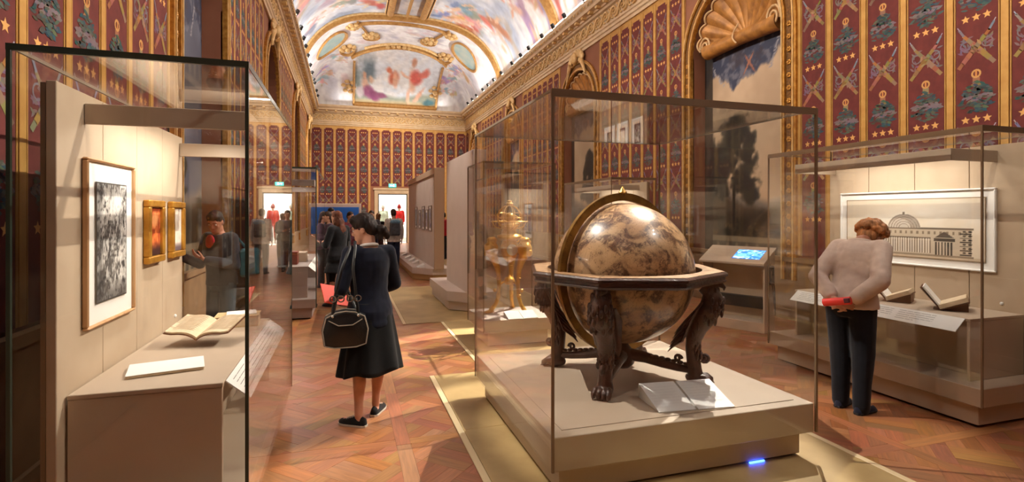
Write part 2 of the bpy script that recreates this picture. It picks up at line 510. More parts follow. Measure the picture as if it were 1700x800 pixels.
def motif(mb, z, rg, zmin, zmax):
    """one repeat, its row of stars at height z"""
    J = lambda c, a=14: tuple(max(0, min(255, v + rg.randint(-a, a))) for v in c)
    Y1, Y2, Y3, Y4 = -.0015, -.0025, -.0035, -.0045
    if zmin < z < zmax - .05:
        for k in (-1, 0, 1): star(mb, k * .105, z, .046, (226, 170, 104), Y2)
    zc = z - .34
    if zc - .26 > zmin and zc + .26 < zmax:
        for sg in (-1, 1):
            # torch shaft: flame-shaped blade on top, tapering ribbed body below
            for t in range(7):
                a = t / 7; b = (t + 1.1) / 7
                x0, x1 = sg * (.13 - .30 * a), sg * (.13 - .30 * b)
                z0, z1 = zc + .17 - .36 * a, zc + .17 - .36 * b
                wd = .016 + .012 * math.sin(a * PI)
                band(mb, [(x0, z0), (x1, z1)], wd, J((150, 114, 84), 20), Y2 if sg < 0 else Y3)
            band(mb, [(sg * .12, zc + .16), (sg * .17, zc + .245)], .012, J((132, 128, 138)), Y3)
            band(mb, [(sg * .16, zc + .23), (sg * .185, zc + .275)], .005, J((178, 172, 178)), Y3)
            for k in range(16):
                a = rg.uniform(-.8, .8)
                leaf(mb, sg * rg.uniform(.05, .16), zc + rg.uniform(-.10, .14), .035, .011, rg.uniform(0, PI), J((122, 104, 108)), Y1)
            ring2(mb, sg * .105, zc + .045, .05, .007, J((128, 118, 124)), Y1)
        for k in range(6): leaf(mb, rg.uniform(-.05, .05), zc + rg.uniform(-.06, .06), .04, .014, rg.uniform(0, PI), J((160, 128, 92)), Y4)
    zm = z - .62
    if zm - .06 > zmin and zm + .06 < zmax:
        ring2(mb, 0, zm, .040, .010, (206, 154, 96), Y2)
        band(mb, [(0, zm + .035), (0, zm - .03)], .010, (206, 140, 84), Y3)
    zb = z - .86
    if zb - .25 > zmin and zb + .25 < zmax:
        band(mb, [(0, zb + .20), (0, zb + .12)], .035, J((150, 120, 90)), Y1)
        band(mb, [(-.05, zb + .12), (.05, zb + .12)], .012, J((150, 110, 80)), Y2)
        for k in range(120):
            a = rg.uniform(0, 2 * PI); q = rg.random() ** .6
            x = .165 * q * math.cos(a) * (1.0 - .25 * math.sin(a)); zz = zb - .02 + .17 * q * math.sin(a)
            lower = abs(zz - zb + .02) < .035
            c = (126, 112, 116) if lower and rg.random() < .8 else rg.choice([(84, 96, 92), (70, 88, 90), (60, 84, 92), (96, 100, 88), (84, 78, 74)])
            leaf(mb, x, zz, rg.uniform(.022, .045), rg.uniform(.01, .018), rg.uniform(-.6, .6) + (0 if x > 0 else PI), J(c, 8), rg.choice([Y1, Y2, Y3, Y4]))
def panel_meshes(key, wd, z0, z1):
    mb = MB()
    c = .06
    poly = [(-wd / 2, z0), (wd / 2, z0), (wd / 2, z1 - c), (wd / 2 - c, z1 - c), (wd / 2 - c, z1), (-wd / 2 + c, z1), (-wd / 2 + c, z1 - c), (-wd / 2, z1 - c)]
    mb.prism(poly, 'y', 0.0, 0.012)
    me = mb.mesh('wall_panel'); me.materials.append(M_RED)
    pb = MB(); rg = random.Random(hash(key) % 97 if not isinstance(key, int) else key)
    for k in range(-2, 5): motif(pb, 2.68 + 1.12 * k, rg, z0 + .02, z1 - .02)
    pm = pb.mesh('panel_print'); pm.materials.append(PRINTED)
    return me, pm
Z0P, Z1P = 1.0, 6.22
def stripe_mesh(wd, z0, z1):
    mb = MB(); h = wd / 2
    mb.box(-h * .55, h * .55, -.006, .012, z0, z1)
    mb.box(-h * .92, -h * .75, -.003, .012, z0, z1).box(h * .75, h * .92, -.003, .012, z0, z1)
    me = mb.mesh('gold_stripe'); me.materials.append(M_GOLDPAINT)
    return me
PANELS = [panel_meshes(k, .405, Z0P, Z1P) for k in (3, 5)]
STRIPE = stripe_mesh(.125, Z0P, 6.3)
def put(name, me, parent, loc, rz):
    o = link(name, me, None, parent); o.location = loc; o.rotation_euler = (0, 0, rz); return o
for wl, X, sg, rz in ((wall_right, XR, -1, -PI / 2), (wall_left, XL, 1, PI / 2)):
    for i, c in enumerate(NICHES):
        a, b = c + 1.45, (NICHES[i + 1] - 1.45 if i + 1 < len(NICHES) else YF)
        if b < 1.5: continue
        n = 7 if i + 1 < len(NICHES) else 1
        pitch = (b - a) / n
        for k in range(n):
            y = a + (k + .5) * pitch
            me, pm = PANELS[(k + i) % 2]
            o = put('wall_panel', me, wl, (X + sg * .014, y, 0), rz)
            p = put('panel_print', pm, o, (0, 0, 0), 0)
            if k > 0: put('gold_stripe', STRIPE, wl, (X + sg * .014, a + k * pitch, 0), rz)
        for e in (a, b):
            if e < YF - .1: put('gold_stripe', STRIPE, wl, (X + sg * .014, e, 0), rz)
    # gold field above the panels, dado below
    mb = MB(); x0, x1 = sorted((X, X + sg * .010))
    for i, c in enumerate(NICHES):
        a, b = c + 1.40, (NICHES[i + 1] - 1.40 if i + 1 < len(NICHES) else YF)
        mb.box(x0, x1, a, b, Z1P - .08, 6.4)
    mb.build('gold_border', M_GOLDPAINT, wl)
    mb = MB()
    mb.box(*sorted((X, X + sg * .03)), YB, YF, .16, .9).box(*sorted((X, X + sg * .07)), YB, YF, .9, .97)
    mb.build('dado', M_DADO, wl)
    b_ = MB().bev(*sorted((X, X + sg * .05)), YB, YF, 0, .16, .01).build('baseboard_' + ('right' if sg < 0 else 'left'), M_DADO, None, kind='structure', label='wooden baseboard along the %s wall' % ('right' if sg < 0 else 'left'))
# far wall panels
fw = (XR - XL) / 14
for zlow, key in ((Z0P, 3), (3.14, 5)):
    pass
FARP = panel_meshes(3, .455, Z0P, Z1P); FARS = panel_meshes(5, .455, 3.14, Z1P)
FSTR = stripe_mesh(.14, Z0P, 6.3); FSTRS = stripe_mesh(.14, 3.14, 6.3)
for k in range(14):
    x = XL + (k + .5) * fw
    over = DX0 - .45 < x < DX1 + .45
    me, pm = FARS if over else FARP
    o = put('wall_panel', me, wall_far, (x, YF - .014, 0), 0); put('panel_print', pm, o, (0, 0, 0), 0)
    if k:
        e = XL + k * fw
        put('gold_stripe', FSTRS if DX0 - .3 < e < DX1 + .3 else FSTR, wall_far, (e, YF - .014, 0), 0)
MB().box(XL, XR, YF - .01, YF, Z1P - .08, 6.4).build('gold_border', M_GOLDPAINT, wall_far)
MB().box(XL, DX0 - .22, YF - .03, YF, 0, .95).box(DX1 + .22, XR, YF - .03, YF, 0, .95).build('dado', M_DADO, wall_far)

# ---- doorway and the bright room behind it
M_DOORSTONE = mat('door_surround_stone', (206, 180, 146), 0.6, col2=(194, 166, 132), scale=4)
mb = MB()
for a, b in ((DX0 - .2, DX0), (DX1, DX1 + .2)): mb.bev(a, b, YF - .10, YF + .3, 0, DZ + .02, .02)
mb.bev(DX0 - .26, DX1 + .26, YF - .14, YF + .02, DZ + .2, DZ + .32, .02); mb.bev(DX0 - .2, DX1 + .2, YF - .10, YF + .3, DZ, DZ + .2, .015)
door = mb.build('door_1', M_DOORSTONE, kind='structure', label='pale stone doorway in the far wall open to a bright room')
MB().box(DX0 + .0, DX0 + .05, YF - .05, YF + .02, 0, DZ).box(DX1 - .05, DX1, YF - .05, YF + .02, 0, DZ).box(DX0 + .05, DX1 - .05, YF - .05, YF + .02, DZ - .05, DZ).build('door_frame', mat('dark_door_frame', (60, 46, 36), .5), door)
M_BRIGHT = mat('bright_room_paint', (244, 238, 228), 0.8)
for nm, bx_ in (('wall_beyond_far', (DX0 - 1.5, DX1 + 1.5, 35.0, 35.1, 0, 4)), ('wall_beyond_left', (DX0 - 1.6, DX0 - 1.5, YF + .3, 35.1, 0, 4)), ('wall_beyond_right', (DX1 + 1.5, DX1 + 1.6, YF + .3, 35.1, 0, 4)), ('ceiling_beyond', (DX0 - 1.6, DX1 + 1.6, YF + .3, 35.1, 4, 4.1)), ('floor_beyond', (DX0 - 1.6, DX1 + 1.6, YF + .02, 35.1, -.06, 0.0))):
    MB().box(*bx_).build(nm, M_BRIGHT, kind='structure', label='white %s of the bright room beyond the doorway' % nm.split('_')[0])
area('next_room_ceiling_light', (CX, 32.4, 3.9), (CX, 32.4, 0), 3.6, 3.2, 260, (1, .97, .92))

# ---- niche frames, paintings and shells
def sweep_arch(mb, X, sg, c, r0, r1, d0, d1, z0=NZ0):
    """a flat moulding between radius r0 and r1 round the opening, from depth d0 to d1 into the room"""
    n = 24
    def path(r): return [(c - r, z0)] + [(c + y, z) for y, z in arch_pts(r, NZS, n)] + [(c + r, z0)]
    a, b = path(r0), path(r1)
    ca = [(X + sg * d0, y, z) for y, z in a]; cb = [(X + sg * d0, y, z) for y, z in b]
    da = [(X + sg * d1, y, z) for y, z in a]; db = [(X + sg * d1, y, z) for y, z in b]
    rings = [[ca[i], da[i], db[i], cb[i]] for i in range(len(a))]
    mb.loft(rings)
def landscape(seed, dark):
    def paint(p):
        x = p.x / 2.3; y = p.y / 5.2          # 0..1
        sky = np.array((168, 142, 116)) * (1 - dark) + np.array((70, 74, 92)) * dark
        p.c[:] = sky
        n = fbm(x * 3 + seed, y * 7)
        p.mix((n - .45) * 2.2, (196, 170, 142) if not dark else (110, 112, 128))
        p.mix((.45 - y) * 2.0, (192, 150, 112) if not dark else (90, 92, 104))
        # hills and ground
        hill = .26 + .03 * np.sin(x * 5 + seed) + .05 * fbm(x * 4 + seed, y * 0)
        p.mix((hill - y) * 40, (118, 106, 96)); p.mix((hill - .03 - y) * 40, (74, 64, 50))
        g = .20 + .03 * fbm(x * 5 + 3 * seed, y * 0 + 2)
        p.mix((g - y) * 40, (54, 46, 35)); p.mix(np.clip((fbm(x * 18, y * 40) - .5) * 4, 0, .6) * (y < .16), (96, 80, 52))
        p.mix((.19 - y) * 40 * (fbm(x * 9 + 5, y * 12 + seed) > .42), (38, 36, 28))
        # tree: many dark foliage clumps on a trunk (mirror by seed)
        tx = .36 if seed % 2 else .62
        p.rect((tx - .02) * 2.3, (tx + .02) * 2.3, .14 * 5.2, .30 * 5.2, (34, 28, 22))
        rg = random.Random(seed)
        for k in range(70):
            h = rg.random(); wd = .24 * (1 - h) ** .6 + .05
            p.ell((tx + rg.uniform(-wd, wd)) * 2.3, (.255 + h * .27) * 5.2, rg.uniform(.14, .26), rg.uniform(.12, .22), 0, rg.choice([(38, 40, 34), (30, 34, 32), (46, 46, 36)]), .5, .35, .95, 5)
        p.ell((.10 if seed % 2 else .93) * 2.3, .36 * 5.2, .14, .9, 0, (34, 38, 34), .5, .25, .95, 6)
        # hanging garland across the top
        ed = .655 + .04 * np.sin(x * 8.5 + seed) + .10 * (fbm(x * 8 + seed, y * 9) - .5) + .03 * np.abs(np.sin(x * 5))
        p.mix((y - ed) * 60, (52, 56, 76)); p.mix(np.clip((fbm(x * 22, y * 44 + seed) - .52) * 5, 0, .7) * (y > ed), (112, 110, 120))
        p.mix(np.clip((fbm(x * 12 + 9, y * 30) - .5) * 5, 0, .8) * (y > ed + .03), (58, 50, 60))
        for k, a in ((-1, 55), (1, -55)): p.ell(1.22 + .02 * k, .71 * 5.2, .26, .022, a, (150, 96, 74), .3)
        for q in range(9):
            p.ell(.22 + .1 * math.sin(q * 1.7) * .3 + .04 * q, 3.85 - .05 * q, .045, .02, q * 50, (150, 146, 150), .4)
        for q in range(10): p.ell(1.9 - .02 * q, 3.95 - .05 * q, .05, .018, q * 40, (138, 134, 140), .4)
        # painted balustrade at the foot
        p.rect(0, 2.3, 0, .58, (88, 80, 68)); p.rect(0, 2.3, .48, .60, (128, 112, 90)); p.rect(0, 2.3, 0, .06, (112, 98, 80))
        for k in range(9): p.ell(.14 + k * .255, .26, .075, .24, 0, (140, 122, 98), .35)
        # dark band painted along the left border
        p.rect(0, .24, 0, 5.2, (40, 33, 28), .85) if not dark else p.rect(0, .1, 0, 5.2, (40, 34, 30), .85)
    return paint
M_SHELL = mat('gilded_shell', (196, 136, 66), 0.5, 0.2, col2=(140, 92, 44), scale=6, bump=.1)
M_SHELLRIM = mat('pale_shell_rim', (216, 180, 134), 0.5)
def shell(X, sg, c, wl):
    """scallop shell filling the head of a niche: fan of ribs over a rolled scroll"""
    zb = NZS + .10; R = NW * .93
    K, J = 11, 9
    mb = MB(); n = K * 8
    grid = []
    for j in range(J + 1):
        q = j / J; row = []
        for i in range(n + 1):
            a = PI * i / n; rib = abs(math.cos(K * a / 2 * 2 / 1)) if False else abs(math.sin(K * PI * i / n))
            rr = (.10 + .86 * q * (1 + .05 * (rib - .5) * (q > .9))) * R
            d = -.28 + .20 * q * q + .05 * rib * q
            row.append((X + sg * d, c - rr * math.cos(a), zb + rr * math.sin(a) * .93))
        grid.append(row)
    for j in range(J):
        for i in range(n): mb.quad(grid[j][i], grid[j][i + 1], grid[j + 1][i + 1], grid[j + 1][i])
    o = mb.build('niche_shell', M_SHELL, wl, smooth=50)
    rim = [Vector(p) + Vector((sg * .012, 0, 0)) for p in grid[J]]
    MB().tube(rim, .022, 6).build('shell_rim', M_SHELLRIM, o, smooth=60)
    rb = MB()
    x = X + sg * (-.16)
    pts = [(x, c - R * .86 + k * R * 1.72 / 12, zb - .02 + .10 * math.sin(PI * k / 12) * 0) for k in range(13)]
    rb.tube(pts, [.15, .145, .14, .135, .13, .125, .12, .125, .13, .135, .14, .145, .15], 12)
    rb.build('scroll_roll', M_SHELL, o, smooth=60)
    for e in (-1, 1):
        sp = [(x + sg * .10, c + e * (R * .80) + .16 * (1 - t / 26) * math.cos(t * .55) * e, zb + .05 + .20 * (1 - t / 26) * math.sin(t * .55)) for t in range(24)]
        MB().tube(sp, .022, 6).build('volute', M_SHELLRIM, o, smooth=60)
    kn = MB(); kn.tube([(x + sg * .14, c - .05 + .10 * math.sin(t / 3), zb - .14 + .03 * t) for t in range(12)], .014, 5); kn.build('knot', M_SHELLRIM, o, smooth=60)
ROSETTE = MB()
for k in range(6):
    a = 2 * PI * k / 6
    ROSETTE.ball((math.cos(a) * .028, -.008, math.sin(a) * .028), (.02, .012, .02), 5, 4)
ROSETTE.ball((0, -.012, 0), .016, 6, 4)
ROS = ROSETTE.mesh('rosette', 60); ROS.materials.append(M_GOLD)
for wl, X, sg in ((wall_right, XR, -1), (wall_left, XL, 1)):
    for i, c in enumerate(NICHES):
        z0, h = NZ0 + .02, NZS + NW - NZ0 - .04
        dark = 0 if sg < 0 else .9
        sd = i + (0 if sg < 0 else 6)
        if sg < 0: corner, ux = (X + .28, c + NW, z0), (0, -1, 0)
        else: corner, ux = (X - .28, c - NW, z0), (0, 1, 0)
        # an arched canvas: draw on a grid, keep what lies inside the arch
        k = 1 if i == 1 else 2
        pc = grid_pic('niche_painting', 2 * NW, h, 92 // k, 208 // k, landscape(sd, dark), corner, ux, (0, 0, 1), parent=wl)
        for nm, r0, r1, d0, d1, m in (('frame_inner', NW, NW + .075, -.02, .07, M_GOLD), ('frame_band', NW + .075, NW + .20, -.02, .035, M_BROWNGOLD), ('frame_outer', NW + .20, NW + .285, -.02, .06, M_GOLD)):
            mb = MB(); sweep_arch(mb, X, sg, c, r0, r1, d0, d1); mb.build(nm, m, wl)
        lst = MB(); sweep_arch(lst, X, sg, c, NW + .018, NW + .034, .07, .085); sweep_arch(lst, X, sg, c, NW + .225, NW + .24, .06, .075); lst.build('frame_bead', M_PLASTERGOLD, wl)
        if i == 1:
            for e in (-1, 1):
                for t in range(22):
                    z = 1.0 + t * .2
                    if z > NZS: continue
                    o = put('rosette', ROS, wl, (X + sg * .037, c + e * (NW + .137), z), -PI / 2 if sg < 0 else PI / 2)
        else:
            bd = MB()
            for e in (-1, 1):
                for t in range(14): bd.ball((X + sg * .05, c + e * (NW + .137), 1.0 + t * .27), (.02, .045, .07), 5, 4)
            bd.build('frame_carving', M_GOLD, wl, kind='stuff')
        if sg < 0: shell(X, sg, c, wl)
        # carved crest above the arch
        cr = MB()
        for t in range(9):
            a = PI * (t + .5) / 9
            cr.ball((X + sg * .09, c - .42 * math.cos(a), NZS + NW + .30 + .20 * math.sin(a)), (.06, .10, .13), 6, 5, Matrix.Rotation(-(a - PI / 2), 3, 'X'))
        cr.ball((X + sg * .14, c, NZS + NW + .36), (.10, .14, .17), 10, 8)
        for e in (-1, 1):
            cr.tube([(X + sg * .10, c + e * (.35 + .30 * t / 10), NZS + NW + .25 - .45 * (t / 10) ** 1.4) for t in range(11)], [.09 - .006 * t for t in range(11)], 6)
        cr.build('niche_crest', M_PLASTERGOLD, wl, smooth=60)

# ---- cornice
PROF = [(0, 6.36), (.05, 6.36), (.06, 6.43), (.09, 6.45), (.09, 6.52), (.12, 6.54), (.12, 6.58), (.07, 6.60), (.07, 6.98), (.14, 7.0), (.16, 7.05), (.20, 7.06), (.20, 7.12), (.34, 7.14), (.35, 7.22), (.40, 7.28), (.42, 7.30), (.42, 7.40), (0, 7.44)]
def cornice(name, kind, label):
    n = len(PROF); mb = MB()
    if kind == 'far':
        rings = [[(XL + d, YF - d, z) for d, z in PROF], [(XR - d, YF - d, z) for d, z in PROF]]
    elif kind == 'right':
        rings = [[(XR - d, YF - d, z) for d, z in PROF], [(XR - d, YB, z) for d, z in PROF]]
    else:
        rings = [[(XL + d, YB, z) for d, z in PROF], [(XL + d, YF - d, z) for d, z in PROF]]
    mb.loft(rings)
    return mb.build(name, M_PLASTER, kind='structure', label=label)
trims = {'right': cornice('trim_1', 'right', 'gilded stucco cornice running along the right wall'), 'left': cornice('trim_2', 'left', 'gilded stucco cornice running along the left wall'), 'far': cornice('trim_3', 'far', 'gilded stucco cornice across the far wall')}
# scroll ornament of the frieze, bracket below the corona
sm = MB()
sp = [(.12 + .13 * (1 - t / 20) * math.cos(-t * .52 + 2.6), -.03, .02 + .13 * (1 - t / 20) * math.sin(-t * .52 + 2.6)) for t in range(18)]
sm.tube([(-.20, -.02, -.14), (-.12, -.03, -.10)] + sp, [.03, .034] + [.034 - .0012 * t for t in range(18)], 5)
for x, z, a in ((-.16, .02, .8), (-.08, .10, .3), (-.14, .14, 2.4), (.03, -.12, -.3), (.20, -.13, .2), (-.03, -.04, 1.2)):
    sm.ball((x, -.02, z), (.065, .03, .03), 6, 4, Matrix.Rotation(-a, 3, 'Y'))
sm.ball((.12, -.04, .02), .035, 6, 4)
SCROLL = sm.mesh('frieze_scroll', 60); SCROLL.materials.append(M_PLASTERGOLD)
bm_ = MB(); bm_.bev(-.06, .06, -.13, .0, -.03, .045, .012); bm_.ball((0, -.11, -.005), (.055, .035, .04), 6, 4)
BRACK = bm_.mesh('bracket'); BRACK.materials.append(M_PLASTERGOLD)
TONGUE = MB().ball((0, -.01, 0), (.045, .022, .038), 6, 4).mesh('egg_ornament', 60); TONGUE.materials.append(M_PLASTERGOLD)
for k in range(46):
    y = 9.6 + k * .44
    if y < YF - .3:
        put('frieze_scroll', SCROLL, trims['right'], (XR - .07, y, 6.79), -PI / 2); put('frieze_scroll', SCROLL, trims['left'], (XL + .07, y, 6.79), PI / 2)
        put('bracket', BRACK, trims['right'], (XR - .20, y, 7.09), -PI / 2); put('bracket', BRACK, trims['left'], (XL + .20, y, 7.09), PI / 2)
        for q in (-.11, .11):
            put('egg_ornament', TONGUE, trims['right'], (XR - .40, y + q, 7.26), -PI / 2); put('egg_ornament', TONGUE, trims['left'], (XL + .40, y + q, 7.26), PI / 2)
for k in range(18):
    x = XL + .35 + k * .46
    put('frieze_scroll', SCROLL, trims['far'], (x, YF - .07, 6.79), 0); put('bracket', BRACK, trims['far'], (x, YF - .20, 7.09), 0)

# ---- painted vault
VA, VZ0, VH, VYR, VYE = 4.15, 7.35, 2.75, 22.6, 29.9
def vz(x, y):
    x = np.asarray(x, float); y = np.asarray(y, float)
    a = np.clip(1 - np.abs((x - CX) / VA) ** 2.4, 0, 1) ** .55
    b = np.where(y < VYR, 1.0, np.clip(1 - np.clip((y - VYR) / (VYE - VYR), 0, 1) ** 2.2, 0, 1) ** .6)
    a = np.maximum(a, 1e-4); b = np.maximum(b, 1e-4)
    return VZ0 + VH * (a ** -9 + b ** -9) ** (-1 / 9)
nxv = 150
us = np.sin(np.linspace(-1, 1, nxv + 1) * PI / 2)
ys = np.concatenate([np.linspace(YB, 8, 10, endpoint=False), np.linspace(8, 24, 130, endpoint=False), VYR + (VYE - VYR) * np.sin(np.linspace(math.asin((24 - VYR) / (VYE - VYR)), PI / 2, 110))])
gx, gy = np.meshgrid(CX + VA * us, ys)
gz = vz(gx, gy)
gz[:, 0] = gz[:, -1] = VZ0; gz[-1, :] = VZ0
p = Pic(gx, gy, (236, 236, 238))
n1 = fbm(gx * .8, gy * .8)
p.mix((n1 - .46) * 4, (188, 198, 216)); p.mix((.44 - n1) * 4, (240, 226, 220))
rg = random.Random(5)
PAL = [(206, 150, 140), (222, 176, 150), (226, 196, 172), (176, 178, 196), (150, 162, 184), (196, 176, 150), (208, 130, 110), (190, 160, 178), (150, 156, 140), (236, 214, 200), (210, 170, 120)]
def figure(px_, py_, sc_, flesh, drape):
    """a loosely brushed draped figure: torso, head, limbs, billowing cloth"""
    a = rg.uniform(0, 360); ca2, sa2 = math.cos(math.radians(a)), math.sin(math.radians(a))
    def at2(u_, v_): return px_ + sc_ * (u_ * ca2 - v_ * sa2), py_ + sc_ * (u_ * sa2 + v_ * ca2)
    for (u_, v_, rx_, ry_, an_, cl) in ((.1, -.25, .55, .28, rg.uniform(-40, 40), drape), (-.35, -.1, .45, .2, rg.uniform(0, 90), drape), (0, .15, .34, .17, 80, flesh), (.02, .62, .11, .13, 0, flesh), (.32, .35, .30, .06, rg.uniform(-30, 50), flesh), (-.28, .32, .28, .06, rg.uniform(120, 200), flesh), (.2, -.55, .34, .08, rg.uniform(-90, -40), flesh), (-.1, -.6, .34, .08, rg.uniform(-120, -70), flesh)):
        x_, y_ = at2(u_, v_)
        p.ell(x_, y_, rx_ * sc_, ry_ * sc_, an_ + a, tuple(c_ + rg.randint(-12, 12) for c_ in cl), .4, .22 * sc_, .92, 2.5)
for k in range(60):
    y = rg.uniform(8, 22.3); x = rg.choice([rg.uniform(-1.7, 1.3), rg.uniform(3.5, 6.5)])
    p.ell(x, y, rg.uniform(.3, .9), rg.uniform(.15, .4), rg.uniform(0, 180), rg.choice(PAL[3:]), .5, .8, rg.uniform(.4, .8), 1.8)
for k in range(46):
    y = rg.uniform(8.5, 22.0); x = rg.choice([rg.uniform(-1.5, 1.2), rg.uniform(3.7, 6.4)])
    figure(x, y, rg.uniform(.75, 1.25), rg.choice([(226, 186, 164), (216, 170, 146), (232, 198, 176)]), rg.choice([(206, 120, 110), (196, 106, 90), (140, 152, 184), (176, 150, 180), (214, 160, 110), (150, 160, 150), (222, 150, 150)]))
end = gy > VYR
n2 = fbm(gx * 1.2 + 40, gy * 1.2)
p.mix(end * .9, (244, 243, 244)); p.mix(end * np.clip((n2 - .5) * 3, 0, .8), (202, 200, 212)); p.mix(end * np.clip((.42 - n2) * 4, 0, .8), (226, 204, 206))
for k in range(16):
    x = rg.choice([rg.uniform(-1.3, -.1), rg.uniform(5.0, 6.1)]); y = rg.uniform(26.8, 29.3)
    figure(x, y, rg.uniform(.35, .6), rg.choice([(230, 200, 190), (222, 186, 176)]), rg.choice([(206, 150, 170), (190, 168, 204), (214, 180, 140), (160, 184, 196)]))
for k in range(26):
    p.ell(rg.uniform(.3, 4.6), rg.uniform(23.2, 25.2), rg.uniform(.2, .5), rg.uniform(.08, .2), rg.uniform(-20, 20), rg.choice([(214, 190, 196), (190, 190, 206), (226, 206, 190)]), .6, .4, .7, 1.5)
# the framed scene on the far cove: landscape with reclining and running draped figures
fx0, fx1, fy0 = .38, 4.82, 27.1
ins = (gx > fx0) & (gx < fx1) & (gy > 26.1)
u = (gx - fx0) / (fx1 - fx0); h = (gz - 7.55) / 2.1
q = Pic(u * 2.1, h, (224, 230, 238))
q.mix((fbm(u * 5, h * 4) - .45) * 4, (236, 234, 232)); q.mix((.30 + .05 * np.sin(u * 9) - h) * 12, (150, 156, 140)); q.mix((.16 - h) * 12, (196, 176, 136))
q.ell(.30, .72, .28, .30, 0, (92, 110, 120), .6, .4, .85, 4); q.ell(.12, .5, .12, .3, 0, (120, 136, 130), .6, .3, .8, 4)
for a in ((.28, .42, .10, .22, 20, (226, 186, 160)), (.36, .30, .20, .16, -10, (150, 84, 120)), (.50, .22, .18, .12, -25, (130, 66, 104)), (.16, .28, .12, .16, 0, (206, 196, 200)), (.24, .62, .06, .07, 0, (220, 170, 140)), (.40, .55, .07, .10, 40, (226, 190, 160)),
          (.66, .24, .22, .07, -15, (140, 80, 110)), (.95, .60, .17, .14, 30, (206, 110, 80)), (1.0, .56, .08, .2, 10, (232, 180, 150)), (.82, .72, .10, .05, -30, (214, 120, 84)),
          (1.42, .55, .12, .28, 10, (232, 186, 158)), (1.50, .62, .20, .16, -25, (214, 96, 84)), (1.68, .70, .18, .08, 15, (220, 120, 104)), (1.36, .22, .05, .24, 8, (230, 184, 156)), (1.62, .28, .06, .26, -38, (226, 176, 150)), (1.40, .86, .07, .08, 0, (196, 140, 110)), (1.24, .66, .18, .035, -12, (232, 190, 164)), (1.9, .14, .2, .1, 0, (70, 110, 120))):
    q.ell(*a[:4], a[4], a[5], .45, .08, .95, 6)
p.c = np.where(ins[..., None], q.c, p.c)
p.c = p.c * (.92 + .20 * fbm(gx * 7, gy * 7, 3))[..., None]
pts = np.stack([gx, gy, gz], -1).reshape(-1, 3)
nc = nxv + 1
faces = [(j * nc + i, (j + 1) * nc + i, (j + 1) * nc + i + 1, j * nc + i + 1) for j in range(len(ys) - 1) for i in range(nxv)]
me = bpy.data.meshes.new('ceiling'); me.from_pydata([tuple(a) for a in pts], [], faces)
ca = np.ones((len(pts), 4)); ca[:, :3] = lin_np(p.c.reshape(-1, 3))
at = me.color_attributes.new('Col', 'FLOAT_COLOR', 'POINT'); at.data.foreach_set('color', ca.astype(np.float32).ravel())
me.shade_smooth()
ceiling = link('ceiling', me, PAINT, kind='structure', label='painted barrel vault with pastel frescoes in gilded frames')
MB().box(XL - .35, XR + .35, YB - .3, YF + .35, 10.3, 10.4).build('roof_slab', M_PLASTER, ceiling)
M_RIB = mat('gilded_rib', (204, 158, 92), 0.5, 0.25, col2=(176, 126, 66), scale=9, bump=.2, bscale=40)
def vpath(pts, off=.04):
    return [Vector((x, y, float(vz(x, y)) - off)) for x, y in pts]
def vrib(name, pts, r, m=None, closed=False, flat=.5, parent=ceiling):
    return MB().tube(vpath(pts), r, 8, flat, True, closed, up=(0, 0, 1)).build(name, m or M_RIB, parent, smooth=50)
xs_ = [CX + VA * math.sin(t) * .999 for t in np.linspace(-PI / 2, PI / 2, 50)]
for yy in (VYR, 16.0, 9.4):
    o = vrib('vault_rib', [(x, yy) for x in xs_], .15, flat=1.6)
    for dy in (-.26, .26): vrib('rib_bead', [(x, yy + dy) for x in xs_], .05, M_PLASTERGOLD, parent=o)
for x in (CX - .68, CX + .68):
    for a, b in ((6.0, 15.7), (16.3, 22.3)):
        o = vrib('crown_moulding', [(x, a + (b - a) * t / 10) for t in range(11)], .12, flat=1.2)
        vrib('rib_bead', [(x + (.2 if x > CX else -.2), a + (b - a) * t / 10) for t in range(11)], .045, M_PLASTERGOLD, parent=o)
for a, b in ((16.4, 22.2), (9.8, 15.6)):
    vrib('crown_panel', [(CX, a + (b - a) * t / 10) for t in range(11)], .26, M_RIB, flat=.15)
